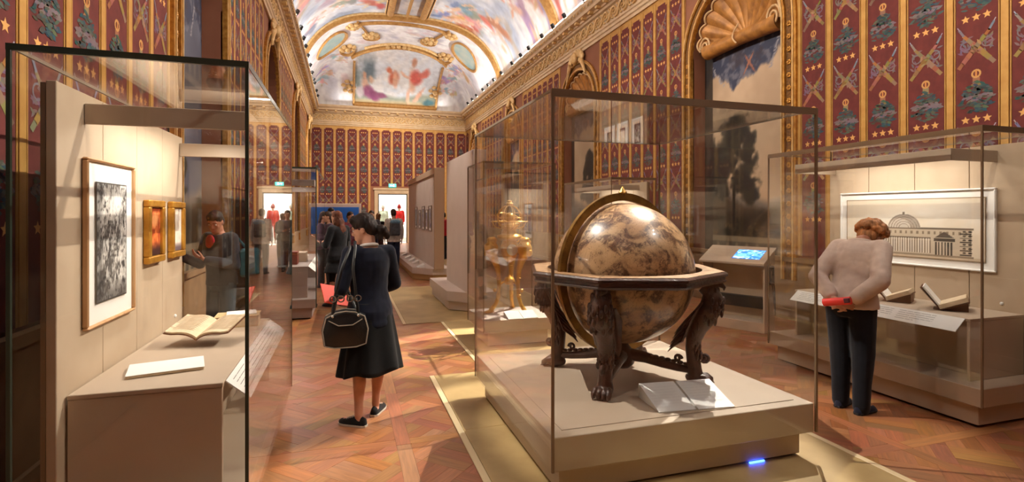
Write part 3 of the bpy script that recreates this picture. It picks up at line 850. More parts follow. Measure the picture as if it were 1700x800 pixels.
# frame of the scene: straight sides, arched head with scrolled shoulders
def inv_y(x, z):       # y on the far cove at height z
    lo, hi = VYR, VYE
    for _ in range(40):
        mid = (lo + hi) / 2
        if float(vz(x, mid)) > z: lo = mid
        else: hi = mid
    return lo
zz = [7.56 + t * 1.72 / 10 for t in range(11)]
side = lambda x: [(x, inv_y(x, z)) for z in zz]
vrib('fresco_frame', side(fx0), .13); vrib('fresco_frame', side(fx1), .13)
vrib('fresco_frame', [(fx0 + (fx1 - fx0) * t / 12, inv_y(CX, 7.6)) for t in range(13)], .13)
hd = [(fx0 - .12 + (fx1 - fx0 + .24) * t / 24, 27.25 - 1.25 * math.sin(PI * t / 24) ** .8) for t in range(25)]
vrib('fresco_frame', hd, .14); vrib('fresco_frame', [(x, y - .3) for x, y in hd[3:22]], .08, M_PLASTERGOLD)
for e in (-1, 1):
    xe = CX + e * 2.35
    vrib('frame_scroll', [(xe + e * .32 * math.cos(t * .5), 26.6 + .45 * math.sin(t * .5)) for t in range(12)], .09)
    vrib('frame_scroll', [(CX + e * (1.3 + .35 * math.cos(t * .5)), 25.1 + .3 * math.sin(t * .5)) for t in range(13)], .09)
    vrib('frame_scroll', [(CX + e * (1.5 + .05 * t), 24.7 - .16 * t) for t in range(10)], .08)
    ov = [(CX + e * (3.02 + .62 * math.cos(a) - .28 * math.sin(a) * 0), 25.0 + .95 * math.sin(a) + .35 * math.cos(a)) for a in np.linspace(0, 2 * PI, 28, endpoint=False)]
    oval = vrib('oval_frame', ov, .09, closed=True)
    mb = MB(); cxo = sum(a for a, b in ov) / len(ov); cyo = sum(b for a, b in ov) / len(ov)
    g2 = [[(cxo + (a - cxo) * k / 5, cyo + (b - cyo) * k / 5) for a, b in ov] for k in (1, 2, 3, 4, 5)]
    for ra, rb in zip(g2, g2[1:]):
        A_, B_ = vpath(ra, .03), vpath(rb, .03)
        for i in range(len(ra)): mb.quad(A_[i], A_[(i + 1) % len(ra)], B_[(i + 1) % len(ra)], B_[i])
    mb.add(vpath(g2[0], .03), [tuple(range(len(ov)))])
    mb.build('oval_scene', mat('oval_scene_paint', (150, 186, 190), .7, col2=(204, 206, 188), scale=1.6), oval, smooth=60)
for e in (-1, 1):
    for (xx, yy_, n_, r_) in ((2.35, 26.3, 7, .30), (1.35, 24.9, 7, .26), (2.1, 23.7, 6, .22), (2.28, 29.2, 6, .26)):
        cl = MB()
        for t in range(n_):
            a = 2 * PI * t / n_ + xx
            pt = vpath([(CX + e * xx + r_ * math.cos(a), min(29.6, yy_ + r_ * math.sin(a)))], .06)[0]
            cl.ball(pt, (.13, .10, .10), 6, 5)
        cl.ball(vpath([(CX + e * xx, yy_)], .10)[0], .15, 8, 6)
        cl.build('carved_cluster', M_PLASTERGOLD, ceiling, smooth=60)
for t in range(5):
    MB().ball(vpath([(CX - .5 + .25 * t, 26.0 - .12 * math.sin(PI * t / 4))], .08)[0], (.12, .12, .10), 6, 5).build('carved_cluster', M_PLASTERGOLD, ceiling, smooth=60)
vrib('fresco_frame', [(CX - 3.4 + 6.8 * t / 24, 23.9 - .6 * math.sin(PI * t / 24)) for t in range(25)][4:21], .10)
# ================================================================== floor: parquet of square panels, each plank a piece
def wood_mat(name):
    m = bpy.data.materials.new(name); m.use_nodes = True
    nt = m.node_tree; b = nt.nodes['Principled BSDF']
    at_ = nt.nodes.new('ShaderNodeAttribute'); at_.attribute_name = 'grain'
    cl = nt.nodes.new('ShaderNodeVertexColor'); cl.layer_name = 'Col'
    n = nt.nodes.new('ShaderNodeTexNoise'); n.inputs['Scale'].default_value = 5.0; n.inputs['Detail'].default_value = 6; n.inputs['Distortion'].default_value = .6
    nt.links.new(at_.outputs['Vector'], n.inputs['Vector'])
    r = nt.nodes.new('ShaderNodeMapRange'); r.inputs['From Min'].default_value = .3; r.inputs['From Max'].default_value = .7; r.inputs['To Min'].default_value = .72; r.inputs['To Max'].default_value = 1.12
    nt.links.new(n.outputs['Fac'], r.inputs['Value'])
    mx = nt.nodes.new('ShaderNodeVectorMath'); mx.operation = 'SCALE'
    nt.links.new(cl.outputs['Color'], mx.inputs[0]); nt.links.new(r.outputs['Result'], mx.inputs['Scale'])
    nt.links.new(mx.outputs['Vector'], b.inputs['Base Color'])
    r2 = nt.nodes.new('ShaderNodeMapRange'); r2.inputs['To Min'].default_value = .26; r2.inputs['To Max'].default_value = .44
    nt.links.new(n.outputs['Fac'], r2.inputs['Value']); nt.links.new(r2.outputs['Result'], b.inputs['Roughness'])
    bp = nt.nodes.new('ShaderNodeBump'); bp.inputs['Strength'].default_value = .12; bp.inputs['Distance'].default_value = .004
    nt.links.new(n.outputs['Fac'], bp.inputs['Height']); nt.links.new(bp.outputs['Normal'], b.inputs['Normal'])
    return m
M_WOOD = wood_mat('waxed_oak_parquet')
floor = MB().box(XL - .3, XR + .3, YB - .3, YF + .3, -.10, -.012).build('floor', mat('floor_joint', (96, 58, 34), .8), kind='structure', label='waxed oak parquet floor of the gallery')
CELL, BORD, BLK, PW = 1.12, .10, .33, .11
def clip(poly, a, b, c):         # keep a*x + b*y <= c
    out = []
    for i in range(len(poly)):
        p, q = poly[i], poly[(i + 1) % len(poly)]
        dp, dq = a * p[0] + b * p[1] - c, a * q[0] + b * q[1] - c
        if dp <= 0: out.append(p)
        if dp * dq < 0:
            t = dp / (dp - dq); out.append((p[0] + (q[0] - p[0]) * t, p[1] + (q[1] - p[1]) * t))
    return out
planks = []
def poly_area(p):
    return .5 * sum(p[i][0] * p[(i + 1) % len(p)][1] - p[(i + 1) % len(p)][0] * p[i][1] for i in range(len(p)))
g_ = .0005
frg = random.Random(3)
r2 = math.sqrt(.5)
cellplanks = []
a_, b_ = 0.0, CELL
cellplanks.append(([(g_, g_), (CELL - BORD - g_, g_), (CELL - BORD - g_, BORD - g_), (g_, BORD - g_)], 0))
cellplanks.append(([(CELL - BORD + g_, g_), (CELL - g_, g_), (CELL - g_, CELL - g_), (CELL - BORD + g_, CELL - g_)], PI / 2))
# interior of a cell: x 0..CELL-BORD, y BORD..CELL ; diagonal basket weave
ix0, ix1, iy0, iy1 = g_, CELL - BORD - g_, BORD + g_, CELL - g_
mx_, my_ = (ix0 + ix1) / 2, (iy0 + iy1) / 2
for i in range(-4, 5):
    for j in range(-4, 5):
        for k in range(3):
            if (i + j) % 2 == 0: rc = (i * BLK, (i + 1) * BLK, j * BLK + k * PW, j * BLK + (k + 1) * PW); an = PI / 4
            else: rc = (i * BLK + k * PW, i * BLK + (k + 1) * PW, j * BLK, (j + 1) * BLK); an = 3 * PI / 4
            x0, x1, y0, y1 = rc[0] + g_, rc[1] - g_, rc[2] + g_, rc[3] - g_
            x0 -= BLK / 2; x1 -= BLK / 2; y0 -= BLK / 2; y1 -= BLK / 2
            po = [(mx_ + r2 * (u - v), my_ + r2 * (u + v)) for u, v in ((x0, y0), (x1, y0), (x1, y1), (x0, y1))]
            for (A, B, Cc) in ((-1, 0, -ix0), (1, 0, ix1), (0, -1, -iy0), (0, 1, iy1)):
                if po: po = clip(po, A, B, Cc)
            if len(po) >= 3 and poly_area(po) > 4e-4: cellplanks.append((po, an))
ca_, sa_ = math.cos(YAW), math.sin(YAW)
def proj(x, y, z=0):
    t = x * sa_ + y * ca_
    return (850 + 880 * (x * ca_ - y * sa_) / t, 354 + 880 * (1.65 - z) / t, t) if t > .1 else None
def covered(x, y):
    return (1.0 < x < 3.1 and 2.6 < y < 4.8) or (.82 < x < 3.3 and y < 5.35) or (x < -.4 and 2.6 < y < 5) or (x > 4.6 and 2.7 < y < 5)
nxc = int((XR - XL) / CELL) + 1; nyc = int((YF + 1.76) / CELL) + 1
for cy in range(nyc):
    for cxx in range(nxc):
        ox, oy = XL + cxx * CELL, -1.76 + cy * CELL
        for po, an in cellplanks:
            pp = [(min(x + ox, XR + .2), min(y + oy, YF + .02)) for x, y in po]
            if abs(poly_area(pp)) < 1e-4: continue
            sx = sum(q[0] for q in pp) / len(pp); sy = sum(q[1] for q in pp) / len(pp)
            pr_ = proj(sx, sy); sz = 0
            if pr_ and -5 < pr_[0] < 1705 and pr_[1] < 806 and not covered(sx, sy): sz = poly_area(pp) * 1.65 / pr_[2] ** 3
            planks.append((sz, pp, an))
planks.sort(key=lambda q: -q[0])
TONES = [(170, 113, 74), (165, 108, 70), (174, 118, 79), (160, 103, 65), (177, 122, 83), (156, 99, 63), (168, 111, 72)]
def plank_data(pp, an):
    n = len(pp); h = frg.uniform(-.0007, .0007)
    v = [(x, y, h) for x, y in pp] + [(x, y, -.012) for x, y in pp]
    F = [tuple(range(n))] + [(i, n + i, n + (i + 1) % n, (i + 1) % n) for i in range(n)]
    t = frg.choice(TONES); t = tuple(q + frg.randint(-8, 8) for q in t)
    off = frg.uniform(0, 60); c, s = math.cos(an), math.sin(an)
    gr = [((x * c + y * s) * .9 + off, (-x * s + y * c) * 11 + off, off) for x, y, z in v]
    return v, F, lin(t), gr
def plank_mesh(name, datas):
    vs = []; F = []; cs = []; gs = []
    for v, f, c, g in datas:
        o = len(vs); vs += v; F += [tuple(i + o for i in q) for q in f]; cs += [c] * len(v); gs += g
    me = bpy.data.meshes.new(name); me.from_pydata(vs, [], F)
    a = me.color_attributes.new('Col', 'FLOAT_COLOR', 'POINT'); a.data.foreach_set('color', np.array(cs, np.float32).ravel())
    a = me.attributes.new('grain', 'FLOAT_VECTOR', 'POINT'); a.data.foreach_set('vector', np.array(gs, np.float32).ravel())
    me.materials.append(M_WOOD)
    return me
for sz, pp, an in planks[:300]:
    link('plank', plank_mesh('plank', [plank_data(pp, an)]), None, floor)
link('parquet_planks', plank_mesh('parquet_planks', [plank_data(pp, an) for sz, pp, an in planks[300:]]), None, floor, kind='stuff')
# ---- flat beige floor covers under the showcases
M_MAT = mat('pale_gold_floor_cover', (196, 168, 116), 0.42, col2=(168, 140, 92), scale=2.2, bump=.05, bscale=30)
M_MATEDGE = mat('floor_cover_edge', (226, 202, 158), 0.5)
def floor_cover(x0, x1, y0, y1, label, seams=()):
    t = thing('floor_cover', label, 'floor cover', ((x0 + x1) / 2, (y0 + y1) / 2, 0), group='flat floor covers')
    L, W_ = (y1 - y0) / 2, (x1 - x0) / 2
    ed = [-L] + [s - (y0 + y1) / 2 for s in seams] + [L]
    for a, b in zip(ed, ed[1:]):
        MB().bev(-W_ + .05, W_ - .05, a + .002, b - .002, .001, .008, .003).build('sheet', M_MAT, t)
    MB().bev(-W_, -W_ + .048, -L, L, .001, .009, .003).build('edge_strip', M_MATEDGE, t)
    MB().bev(W_ - .048, W_, -L, L, .001, .009, .003).build('edge_strip', M_MATEDGE, t)
    return t
floor_cover(.80, 3.33, 1.9, 5.36, 'beige floor cover under the globe showcase', (3.95,))
floor_cover(1.36, 3.1, 5.37, 7.97, 'beige floor cover under the gilded clock showcase')
floor_cover(.80, 3.6, 7.98, 12.0, 'beige floor cover around the blank tall partition', (10.2,))
floor_cover(1.95, 3.6, 12.01, 19.2, 'narrow beige floor cover beneath the partition hung with pictures', (15.0,))
# ================================================================== showcases
def rail_box(mb, a, b, r):
    (x0, y0, z0), (x1, y1, z1) = a, b
    mb.box(min(x0, x1) - r, max(x0, x1) + r, min(y0, y1) - r, max(y0, y1) + r, min(z0, z1) - r, max(z0, z1) + r)
def text_lines(mb, o, ux, uy, w_, h_, rows, rg, col=(120, 116, 112), th=.0035, blocks=1):
    """rows of short dark dashes that read as small print"""
    o, ux, uy = Vector(o), Vector(ux), Vector(uy)
    n = ux.cross(uy).normalized() * .0012
    for b in range(blocks):
        bx = w_ * b / blocks
        for r in range(rows):
            x = 0.0; L = w_ / blocks * .86 * (1 if r < rows - 1 else rg.uniform(.4, .8))
            while x < L:
                l = min(rg.uniform(.012, .04) * max(1, w_ / .5), L - x)
                a = o + ux * (bx + x) + uy * (h_ * (1 - (r + .5) / rows)) + n
                mb.quad(a, a + ux * l, a + ux * l + uy * th, a + uy * th, lin(col)); x += l + .008
def glass_hood(t, x0, x1, y0, y1, zb, zt, edge, th=.012, post=.009, posts=4):
    MB().box(x0, x0 + th, y0, y1, zb, zt).build('glass_pane', GLASS, t)
    MB().box(x1 - th, x1, y0, y1, zb, zt).build('glass_pane', GLASS, t)
    MB().box(x0 + th, x1 - th, y0, y0 + th, zb, zt).build('glass_pane', GLASS, t)
    MB().box(x0 + th, x1 - th, y1 - th, y1, zb, zt).build('glass_pane', GLASS, t)
    MB().box(x0, x1, y0, y1, zt, zt + th).build('glass_top', GLASS, t)
    for (x, y) in ((x0, y0), (x1, y0), (x0, y1), (x1, y1)):
        sx = 1 if x == x0 else -1; sy = 1 if y == y0 else -1
        xs = sorted((x - sx * .001, x + sx * post * 2)); yy = sorted((y - sy * .001, y + sy * post * 2))
        MB().box(xs[0], xs[1], yy[0], yy[1], zb, zt + th).build('corner_post', edge, t)
    return t
def hood_rails(t, x0, x1, y0, y1, zt, edge, r=.011, h=.02, front=None):
    """front: which long side faces the visitor ('x0' or 'x1'); the near end rail and that rail are thick, the rest are thin glass joints"""
    for nm, a in (('y0', (x0 - .002, x1 + .002, y0 - .002, y0 + r * 2)), ('y1', (x0 - .002, x1 + .002, y1 - .008, y1 + .002)), ('x0', (x0 - .002, x0 + r * 2, y0 + r * 2, y1 - .008)), ('x1', (x1 - r * 2, x1 + .002, y0 + r * 2, y1 - .008))):
        thick = nm == 'y0' or nm == front
        if not thick:
            a = list(a)
            if nm == 'x0': a[1] = x0 + .008
            if nm == 'x1': a[0] = x1 - .008
        MB().box(a[0], a[1], a[2], a[3], zt - (h if thick else .002), zt + .014).build('top_rail', edge if thick else M_THINEDGE, t)
def plinth(t, x0, x1, y0, y1, zs, zt, m, rec=.07):
    MB().bev(x0 + .016, x1 - .016, y0 + .016, y1 - .016, zs, zt, .004).build('plinth_slab', m, t)
    MB().bev(x0 + rec, x1 - rec, y0 + rec, y1 - rec, .022, zs, .004).build('plinth_base', m, t)
    MB().box(x0 + rec + .03, x1 - rec - .03, y0 + rec + .03, y1 - rec - .03, .0085, .022).build('foot_gap', M_DARKGAP, t)

def wall_case(label, side, y0, L, m, pm, edge, zt, power=16, group='tall wall showcases', pcount=4, end_panel=False, lcol=MID):
    """glass showcase by a wall: low plinth, shelf box with slanted label, upright back panel of boards, light valance.
    local frame: x from 0 (glass front) into the case, y along; side +1: case lies towards +X"""
    xf = 4.55 if side > 0 else -.44
    t = thing('wall_showcase', label, 'showcase', (xf, y0, 0), group=group)
    X = lambda a, b: tuple(sorted((side * a, side * b)))
    D = .92
    x0, x1 = X(0, D)
    plinth(t, x0, x1, 0, L, .18, .32, m)
    glass_hood(t, x0, x1, 0, L, .185, zt, edge, post=.006 if side > 0 else .007)
    hood_rails(t, x0, x1, 0, L, zt, edge, .008, .014 if side < 0 else .03, front='x0' if side > 0 else 'x1')
    # shelf box: top board, front, two ends
    s0, s1, ya, yb = .14, .78, .17, L - .24
    zsh = .815
    MB().bev(*X(s0, s1), ya, yb, zsh - .022, zsh, .003).build('shelf_top', m, t)
    MB().bev(*X(s0 + .004, s1), ya + .003, ya + .025, .322, zsh - .023, .003).build('shelf_end', m, t)
    MB().bev(*X(s0 + .004, s1), yb - .025, yb - .003, .322, zsh - .023, .003).build('shelf_end', m, t)
    MB().bev(*X(.34, .36), ya + .026, yb - .026, .322, zsh - .023, .003).build('shelf_front', m, t)
    # back panel boards with open joints
    p0 = .79
    wd = (L - .06 - .14) / pcount
    for k in range(pcount):
        MB().bev(*X(p0, p0 + .04), .10 + k * wd + .003, .10 + (k + 1) * wd - .003, .322, 2.24, .003).build('back_board', pm, t)
    MB().box(*X(p0 + .042, p0 + .06), .105, .095 + pcount * wd, .322, 2.23).build('board_backing', mat('panel_edge_brown', (128, 100, 72), .7), t)
    # valance that hides the lamps
    v0, vy = (.05, .36) if side < 0 else (.22, .36)
    for a in ((v0, v0 + .025, vy, L - .16), (v0 + .025, p0 - .002, vy, vy + .025), (v0 + .025, p0 - .002, L - .185, L - .16)):
        MB().bev(*X(a[0], a[1]), a[2], a[3], 2.09, 2.19, .003).build('valance', m, t)
    if end_panel: MB().bev(*X(.70, D - .03), .03, .098, .322, 2.2, .003).build('end_board', pm, t)
    sb = MB().lathe([(.014, 0), (.014, .006), (.008, .012), (.001, .013)], (0, 0, 0), 12).build('sensor_button', M_WHITE, t)
    sb.location = (side * (p0 - .001), L - .30 if side < 0 else .33, .88); sb.rotation_euler = (0, -side * PI / 2, 0)
    # slanted label rail along the shelf front
    h = MB()
    a0, b0 = (side * (s0 - .003), zsh - .004), (side * .025, zsh - .10)
    nrm = Vector((a0[1] - b0[1], 0, -(a0[0] - b0[0]))).normalized() * (.006 if side < 0 else -.006)
    if nrm.z < 0: nrm = -nrm
    lst = [(a0[0], a0[1]), (b0[0], b0[1]), (b0[0] + nrm.x, b0[1] + nrm.z), (a0[0] + nrm.x, a0[1] + nrm.z)]
    h.prism(lst, 'y', ya + .03, yb - .05)
    lp = h.build('label_rail', M_PAPER, t)
    tx = MB(); rg = random.Random(int(y0 * 10))
    top = Vector((a0[0] + nrm.x, 0, a0[1] + nrm.z)); bot = Vector((b0[0] + nrm.x, 0, b0[1] + nrm.z))
    if side < 0: o_, ux, = bot + Vector((0, ya + .1, 0)), Vector((0, 1, 0))
    else: o_, ux = bot + Vector((0, yb - .12, 0)), Vector((0, -1, 0))
    uy = (top - bot).normalized(); o_ = o_ + uy * .02
    if ux.cross(uy).dot(nrm) < 0: pass
    text_lines(tx, o_, ux, uy, yb - ya - .3, (top - bot).length * .75, 5, rg, (150, 146, 140), .004, 4)
    tx.build('label_print', PRINTED, lp, kind='stuff')
    la = area('showcase_lamp', (xf + side * .46, y0 + L / 2 + .1, 2.20), (xf + side * .52, y0 + L / 2 + .1, .8), L - 1.0, .08, power * .75, lcol)
    return t
M_THINEDGE = mat('pale_glass_joint', (150, 138, 120), .3)
M_BROWNEDGE = mat('brown_bronze_edge', (128, 104, 80), .4, .2)
case_L = wall_case('glass showcase with framed etching and two small gilt paintings, dark green edges', -1, 2.75, 2.1, M_STONE, M_PANEL, M_GREENEDGE, 2.35, 12)
case_L2 = wall_case('grey showcase with a red box on its shelf, left of the woman in black coat', -1, 8.75, 3.2, M_GREYCASE, M_PANEL, M_GREENEDGE, 2.35, 14)
case_R = wall_case('glass showcase holding open books and a wide drawing of a domed building', 1, 2.74, 2.12, M_STONE, M_PANEL, M_BROWNEDGE, 2.30, 9, end_panel=True)
case_R2 = wall_case('glass showcase by the right wall seen through the globe showcase', 1, 8.57, 2.15, M_STONE, M_PANEL, M_BROWNEDGE, 2.29, 12)

# ---- globe showcase
gc = thing('globe_showcase', 'large square glass showcase on a taupe plinth around the globe', 'showcase', (2.06, 3.72, 0))
G0x, G1x, G0y, G1y = -.955, .955, -.94, .94
plinth(gc, G0x, G1x, G0y, G1y, .18, .375, M_STONE, .075)
MB().bev(G0x + .10, G1x - .10, G0y + .10, G1y - .10, .3755, .380, .002).build('plinth_inset', M_STONE, gc)
glass_hood(gc, G0x, G1x, G0y, G1y, .185, 2.34, M_BROWNEDGE, post=.007)
hood_rails(gc, G0x, G1x, G0y, G1y, 2.34, M_BROWNEDGE, .010, .028)
# blue indicator light glowing under the plinth
bl = MB().bev(2.52, 2.64, 2.845, 2.856, .010, .020, .002).build('indicator_light', mat('blue_glow', (40, 80, 255), .4, emit=14), None, label='small blue light glowing under the globe plinth', cat='light')
# two label cards in front of the globe
def card(name, label, c, rz, w_, d_, zb, tilt, group, rows=8, m=M_WHITE):
    t = thing(name, label, 'label', (c[0], c[1], zb), rz, group)
    h = d_ * math.sin(tilt)
    MB().prism([(-d_ / 2, 0), (d_ / 2, 0), (d_ / 2, h), (-d_ / 2, .006)], 'x', -w_ / 2, w_ / 2).build('wedge', m, t)
    tx = MB(); rg = random.Random(int(c[0] * 100 + c[1] * 10))
    uy = Vector((0, d_, h - .006)).normalized()
    text_lines(tx, Vector((-w_ * .42, -d_ / 2, .006)) + uy * .03, Vector((1, 0, 0)), uy, w_ * .9, d_ * .8, rows, rg, (206, 202, 198), .002)
    tx.build('card_print', PRINTED, t, kind='stuff')
    return t
card('label_card', 'left of two white label cards in front of the globe', (2.04, 3.07), math.radians(-6), .26, .30, .381, .32, 'globe label cards')
card('label_card', 'right of two white label cards in front of the globe', (2.315, 3.04), math.radians(-6), .26, .30, .381, .32, 'globe label cards')

# ---- clock showcase
kc = thing('clock_showcase', 'small glass showcase on a pale stepped plinth around the gilded clock', 'showcase', (2.05, 6.66, 0))
plinth(kc, -.47, .47, -.44, .44, .19, .34, M_PARTITION, .075)
glass_hood(kc, -.47, .47, -.44, .44, .195, 2.27, M_BROWNEDGE, .010, .006)
hood_rails(kc, -.47, .47, -.44, .44, 2.27, M_BROWNEDGE, .006, .012)
card('label_card', 'left white label card at the foot of the gilded clock', (2.00, 6.345), 0, .19, .22, .341, .3, 'clock label cards', 6)
card('label_card', 'right white label card at the foot of the gilded clock', (2.20, 6.345), 0, .19, .22, .341, .3, 'clock label cards', 6)

# ---- partitions
def chamfer_base(t, pts, z0, z1, m, inset=0.0):
    MB().prism(pts, 'z', z0, z1).build('base_step', m, t)
p1 = thing('partition', 'tall blank pale partition with a stepped base beside the clock showcase', 'partition', (2.0, 9.3, 0))
MB().bev(-.10, .12, -1.15, 1.12, .33, 2.66, .006).build('upright', M_PARTITION, p1)
chamfer_base(p1, [(-.38, -.42), (-.05, -.74), (.40, -.74), (.40, 1.5), (-.38, 1.5)], .17, .335, M_PARTITION)
chamfer_base(p1, [(-.34, -.38), (-.03, -.69), (.38, -.69), (.38, 1.46), (-.34, 1.46)], .02, .17, M_PARTITION)
chamfer_base(p1, [(-.31, -.36), (-.01, -.66), (.36, -.66), (.36, 1.43), (-.31, 1.43)], .0095, .02, M_DARKGAP)
p2 = thing('partition', 'pale partition hung with a row of small framed pictures near the doorway', 'partition', (2.12, 15.7, 0))
for k in range(6): MB().bev(-.06, -.02, -2.9 + k * .96 + .003, -2.9 + (k + 1) * .96 - .003, .30, 2.6, .003).build('board', M_PARTITION, p2)
MB().bev(-.019, .10, -2.9, 2.86, .30, 2.6, .004).build('upright', M_PARTITION, p2)
MB().bev(-.10, .14, -2.96, -2.90, .30, 2.75, .004).bev(-.10, .14, -2.90, 2.86, 2.6, 2.75, .004).build('cap_frame', mat('partition_frame', (190, 160, 132), .6), p2)
chamfer_base(p2, [(-.55, -2.3), (-.12, -2.85), (.35, -2.85), (.35, 3.1), (-.55, 3.1)], .15, .30, M_PARTITION)
chamfer_base(p2, [(-.52, -2.25), (-.10, -2.80), (.33, -2.80), (.33, 3.06), (-.52, 3.06)], .0095, .15, mat('partition_toe', (196, 160, 112), .6), 0)
def small_frame(label, c, X, w_, h_, fm, picf, group, sg=-1, bw=.035, matw=.06, dep=.03):
    """picture hung on a plane x = X facing sg; c = (y, z)"""
    t = thing('framed_picture', label, 'picture', (X, c[0], c[1]), 0, group)
    a, b = sorted((0.001 * sg, dep * sg))
    for (y0, y1, z0, z1) in ((-w_ / 2, w_ / 2, h_ / 2 - bw, h_ / 2), (-w_ / 2, w_ / 2, -h_ / 2, -h_ / 2 + bw), (-w_ / 2, -w_ / 2 + bw, -h_ / 2 + bw, h_ / 2 - bw), (w_ / 2 - bw, w_ / 2, -h_ / 2 + bw, h_ / 2 - bw)):
        MB().bev(a, b, y0, y1, z0, z1, .006).build('frame_bar', fm, t)
    iw, ih = w_ / 2 - bw, h_ / 2 - bw
    MB().box(*sorted((.002 * sg, .012 * sg)), -iw, iw, -ih, ih).build('mount', M_PAPER, t)
    pw, ph = iw - matw, ih - matw
    x = .0205 * sg
    if sg < 0: grid_pic('picture_print', 2 * pw, 2 * ph, picf[1], picf[2], picf[0], (x, pw, -ph), (0, -1, 0), (0, 0, 1), PRINTED, t)
    else: grid_pic('picture_print', 2 * pw, 2 * ph, picf[1], picf[2], picf[0], (x, -pw, -ph), (0, 1, 0), (0, 0, 1), PRINTED, t)
    return t
def blotch(seed, base, cols):
    def f(p):
        p.c[:] = base; rg = random.Random(seed); W_, H_ = p.x.max(), p.y.max()
        for k in range(14): p.ell(rg.random() * W_, rg.random() * H_, W_ * rg.uniform(.1, .35), H_ * rg.uniform(.05, .2), rg.uniform(0, 180), rg.choice(cols), .5, W_ * .3, .8, 4 / W_)
    return f
for k, (y, lab) in enumerate(((13.55, 'nearest'), (14.15, 'second nearest'), (14.8, 'middle'), (15.55, 'second farthest'), (16.4, 'farthest'))):
    small_frame(lab + ' of the five small framed pictures on the pale partition', (y, 1.52 - (.04 if k % 2 else 0)), 2.058, .44, .66 if k % 2 == 0 else .54, mat('grey_frame', (150, 132, 116), .5), (blotch(20 + k, (186, 180, 182), [(120, 110, 150), (150, 120, 110), (110, 130, 150), (170, 160, 150)]), 14, 20), 'pictures on the partition', -1, .022, .06)
for k, y in enumerate((13.4, 14.5, 15.3, 16.3, 17.4)):
    lab = ('nearest', 'second nearest', 'middle', 'second farthest', 'farthest')[k]
    card('label_card', lab + ' of the five slanted white labels on the partition base', (1.78, y), math.radians(90 + 180), .34, .17, .3005, .5, 'labels on partition base', 4)
# ---- blue panel standing near the far wall
bp_ = thing('blue_screen_panel', 'bright blue panel in a pale surround near the far wall', 'panel', (-.35, 24.6, 0))
MB().bev(-1.2, .98, 0, .12, .0, 2.08, .01).build('surround', M_PARTITION, bp_)
MB().bev(-1.12, .88, -.02, .0, .75, 1.92, .004).build('blue_board', mat('bright_blue', (28, 110, 214), .5), bp_)
# ================================================================== the great globe
GX, GY, GZ = 2.08, 3.73, 1.185
def globe_mat():
    m = bpy.data.materials.new('engraved_globe_gores'); m.use_nodes = True
    nt = m.node_tree; b = nt.nodes['Principled BSDF']
    b.inputs['Roughness'].default_value = .32; b.inputs['Coat Weight'].default_value = .5; b.inputs['Coat Roughness'].default_value = .06
    tc = nt.nodes.new('ShaderNodeTexCoord')
    def noise(scale, detail, dist, off=0):
        mp = nt.nodes.new('ShaderNodeMapping'); mp.inputs['Location'].default_value = (off, off * .7, off * .3)
        nt.links.new(tc.outputs['Object'], mp.inputs['Vector'])
        n = nt.nodes.new('ShaderNodeTexNoise'); n.inputs['Scale'].default_value = scale; n.inputs['Detail'].default_value = detail; n.inputs['Distortion'].default_value = dist
        nt.links.new(mp.outputs['Vector'], n.inputs['Vector']); return n.outputs['Fac']
    def ramp(src, a, b_):
        r = nt.nodes.new('ShaderNodeMapRange'); r.inputs['From Min'].default_value = a; r.inputs['From Max'].default_value = b_
        nt.links.new(src, r.inputs['Value']); return r.outputs['Result']
    def math_(op, a, b_):
        n = nt.nodes.new('ShaderNodeMath'); n.operation = op
        for i, q in enumerate((a, b_)):
            if isinstance(q, (int, float)): n.inputs[i].default_value = q
            else: nt.links.new(q, n.inputs[i])
        return n.outputs[0]
    def mix(f_, a, b_):
        n = nt.nodes.new('ShaderNodeMix'); n.data_type = 'RGBA'
        nt.links.new(f_, n.inputs['Factor'])
        for k, q in (('A', a), ('B', b_)):
            if isinstance(q, tuple): n.inputs[k].default_value = lin(q)
            else: nt.links.new(q, n.inputs[k])
        return n.outputs['Result']
    base = mix(ramp(noise(3.0, 6, 0), .35, .65), (196, 158, 116), (162, 120, 80))
    fig = ramp(noise(4.2, 9, 2.2, 4.0), .44, .56)            # the swarming engraved figures
    body = ramp(noise(9, 6, 2.2, 9.0), .38, .56)
    c1 = mix(math_('MULTIPLY', fig, body), base, (104, 70, 48))
    fine = ramp(noise(24, 4, 3.0, 2.0), .50, .55)
    c2 = mix(math_('MULTIPLY', fine, math_('MULTIPLY', fig, .65)), c1, (50, 32, 24))
    lines = ramp(noise(6, 2, 6.0, 14.0), .492, .5)
    l2 = ramp(noise(6, 2, 6.0, 14.0), .516, .508)
    c3 = mix(math_('MULTIPLY', math_('MULTIPLY', lines, l2), .7), c2, (70, 44, 30))
    nt.links.new(c3, b.inputs['Base Color'])
    return m
M_WALNUT = mat('carved_dark_walnut', (84, 52, 38), .34, col2=(50, 30, 22), scale=14, bump=.5, bscale=55, coat=.25)
M_WALNUTTOP = mat('walnut_ring_top', (120, 78, 52), .32, col2=(92, 58, 38), scale=8, stretch=(1, 1, 6), coat=.3)
M_BRASS = mat('old_brass', (168, 130, 66), .33, .85, col2=(120, 90, 44), scale=9)
globe = thing('celestial_globe', 'huge old engraved globe in a carved dark wooden stand with eagle legs', 'globe', (GX, GY, .3805))
dz = GZ - .3805
gm = MB().ball((0, 0, 0), .545, 96, 64); gs = gm.build('sphere', globe_mat(), globe, smooth=180); gs.location = (0, 0, dz); gs.rotation_euler = (math.radians(22), 0, math.radians(40))
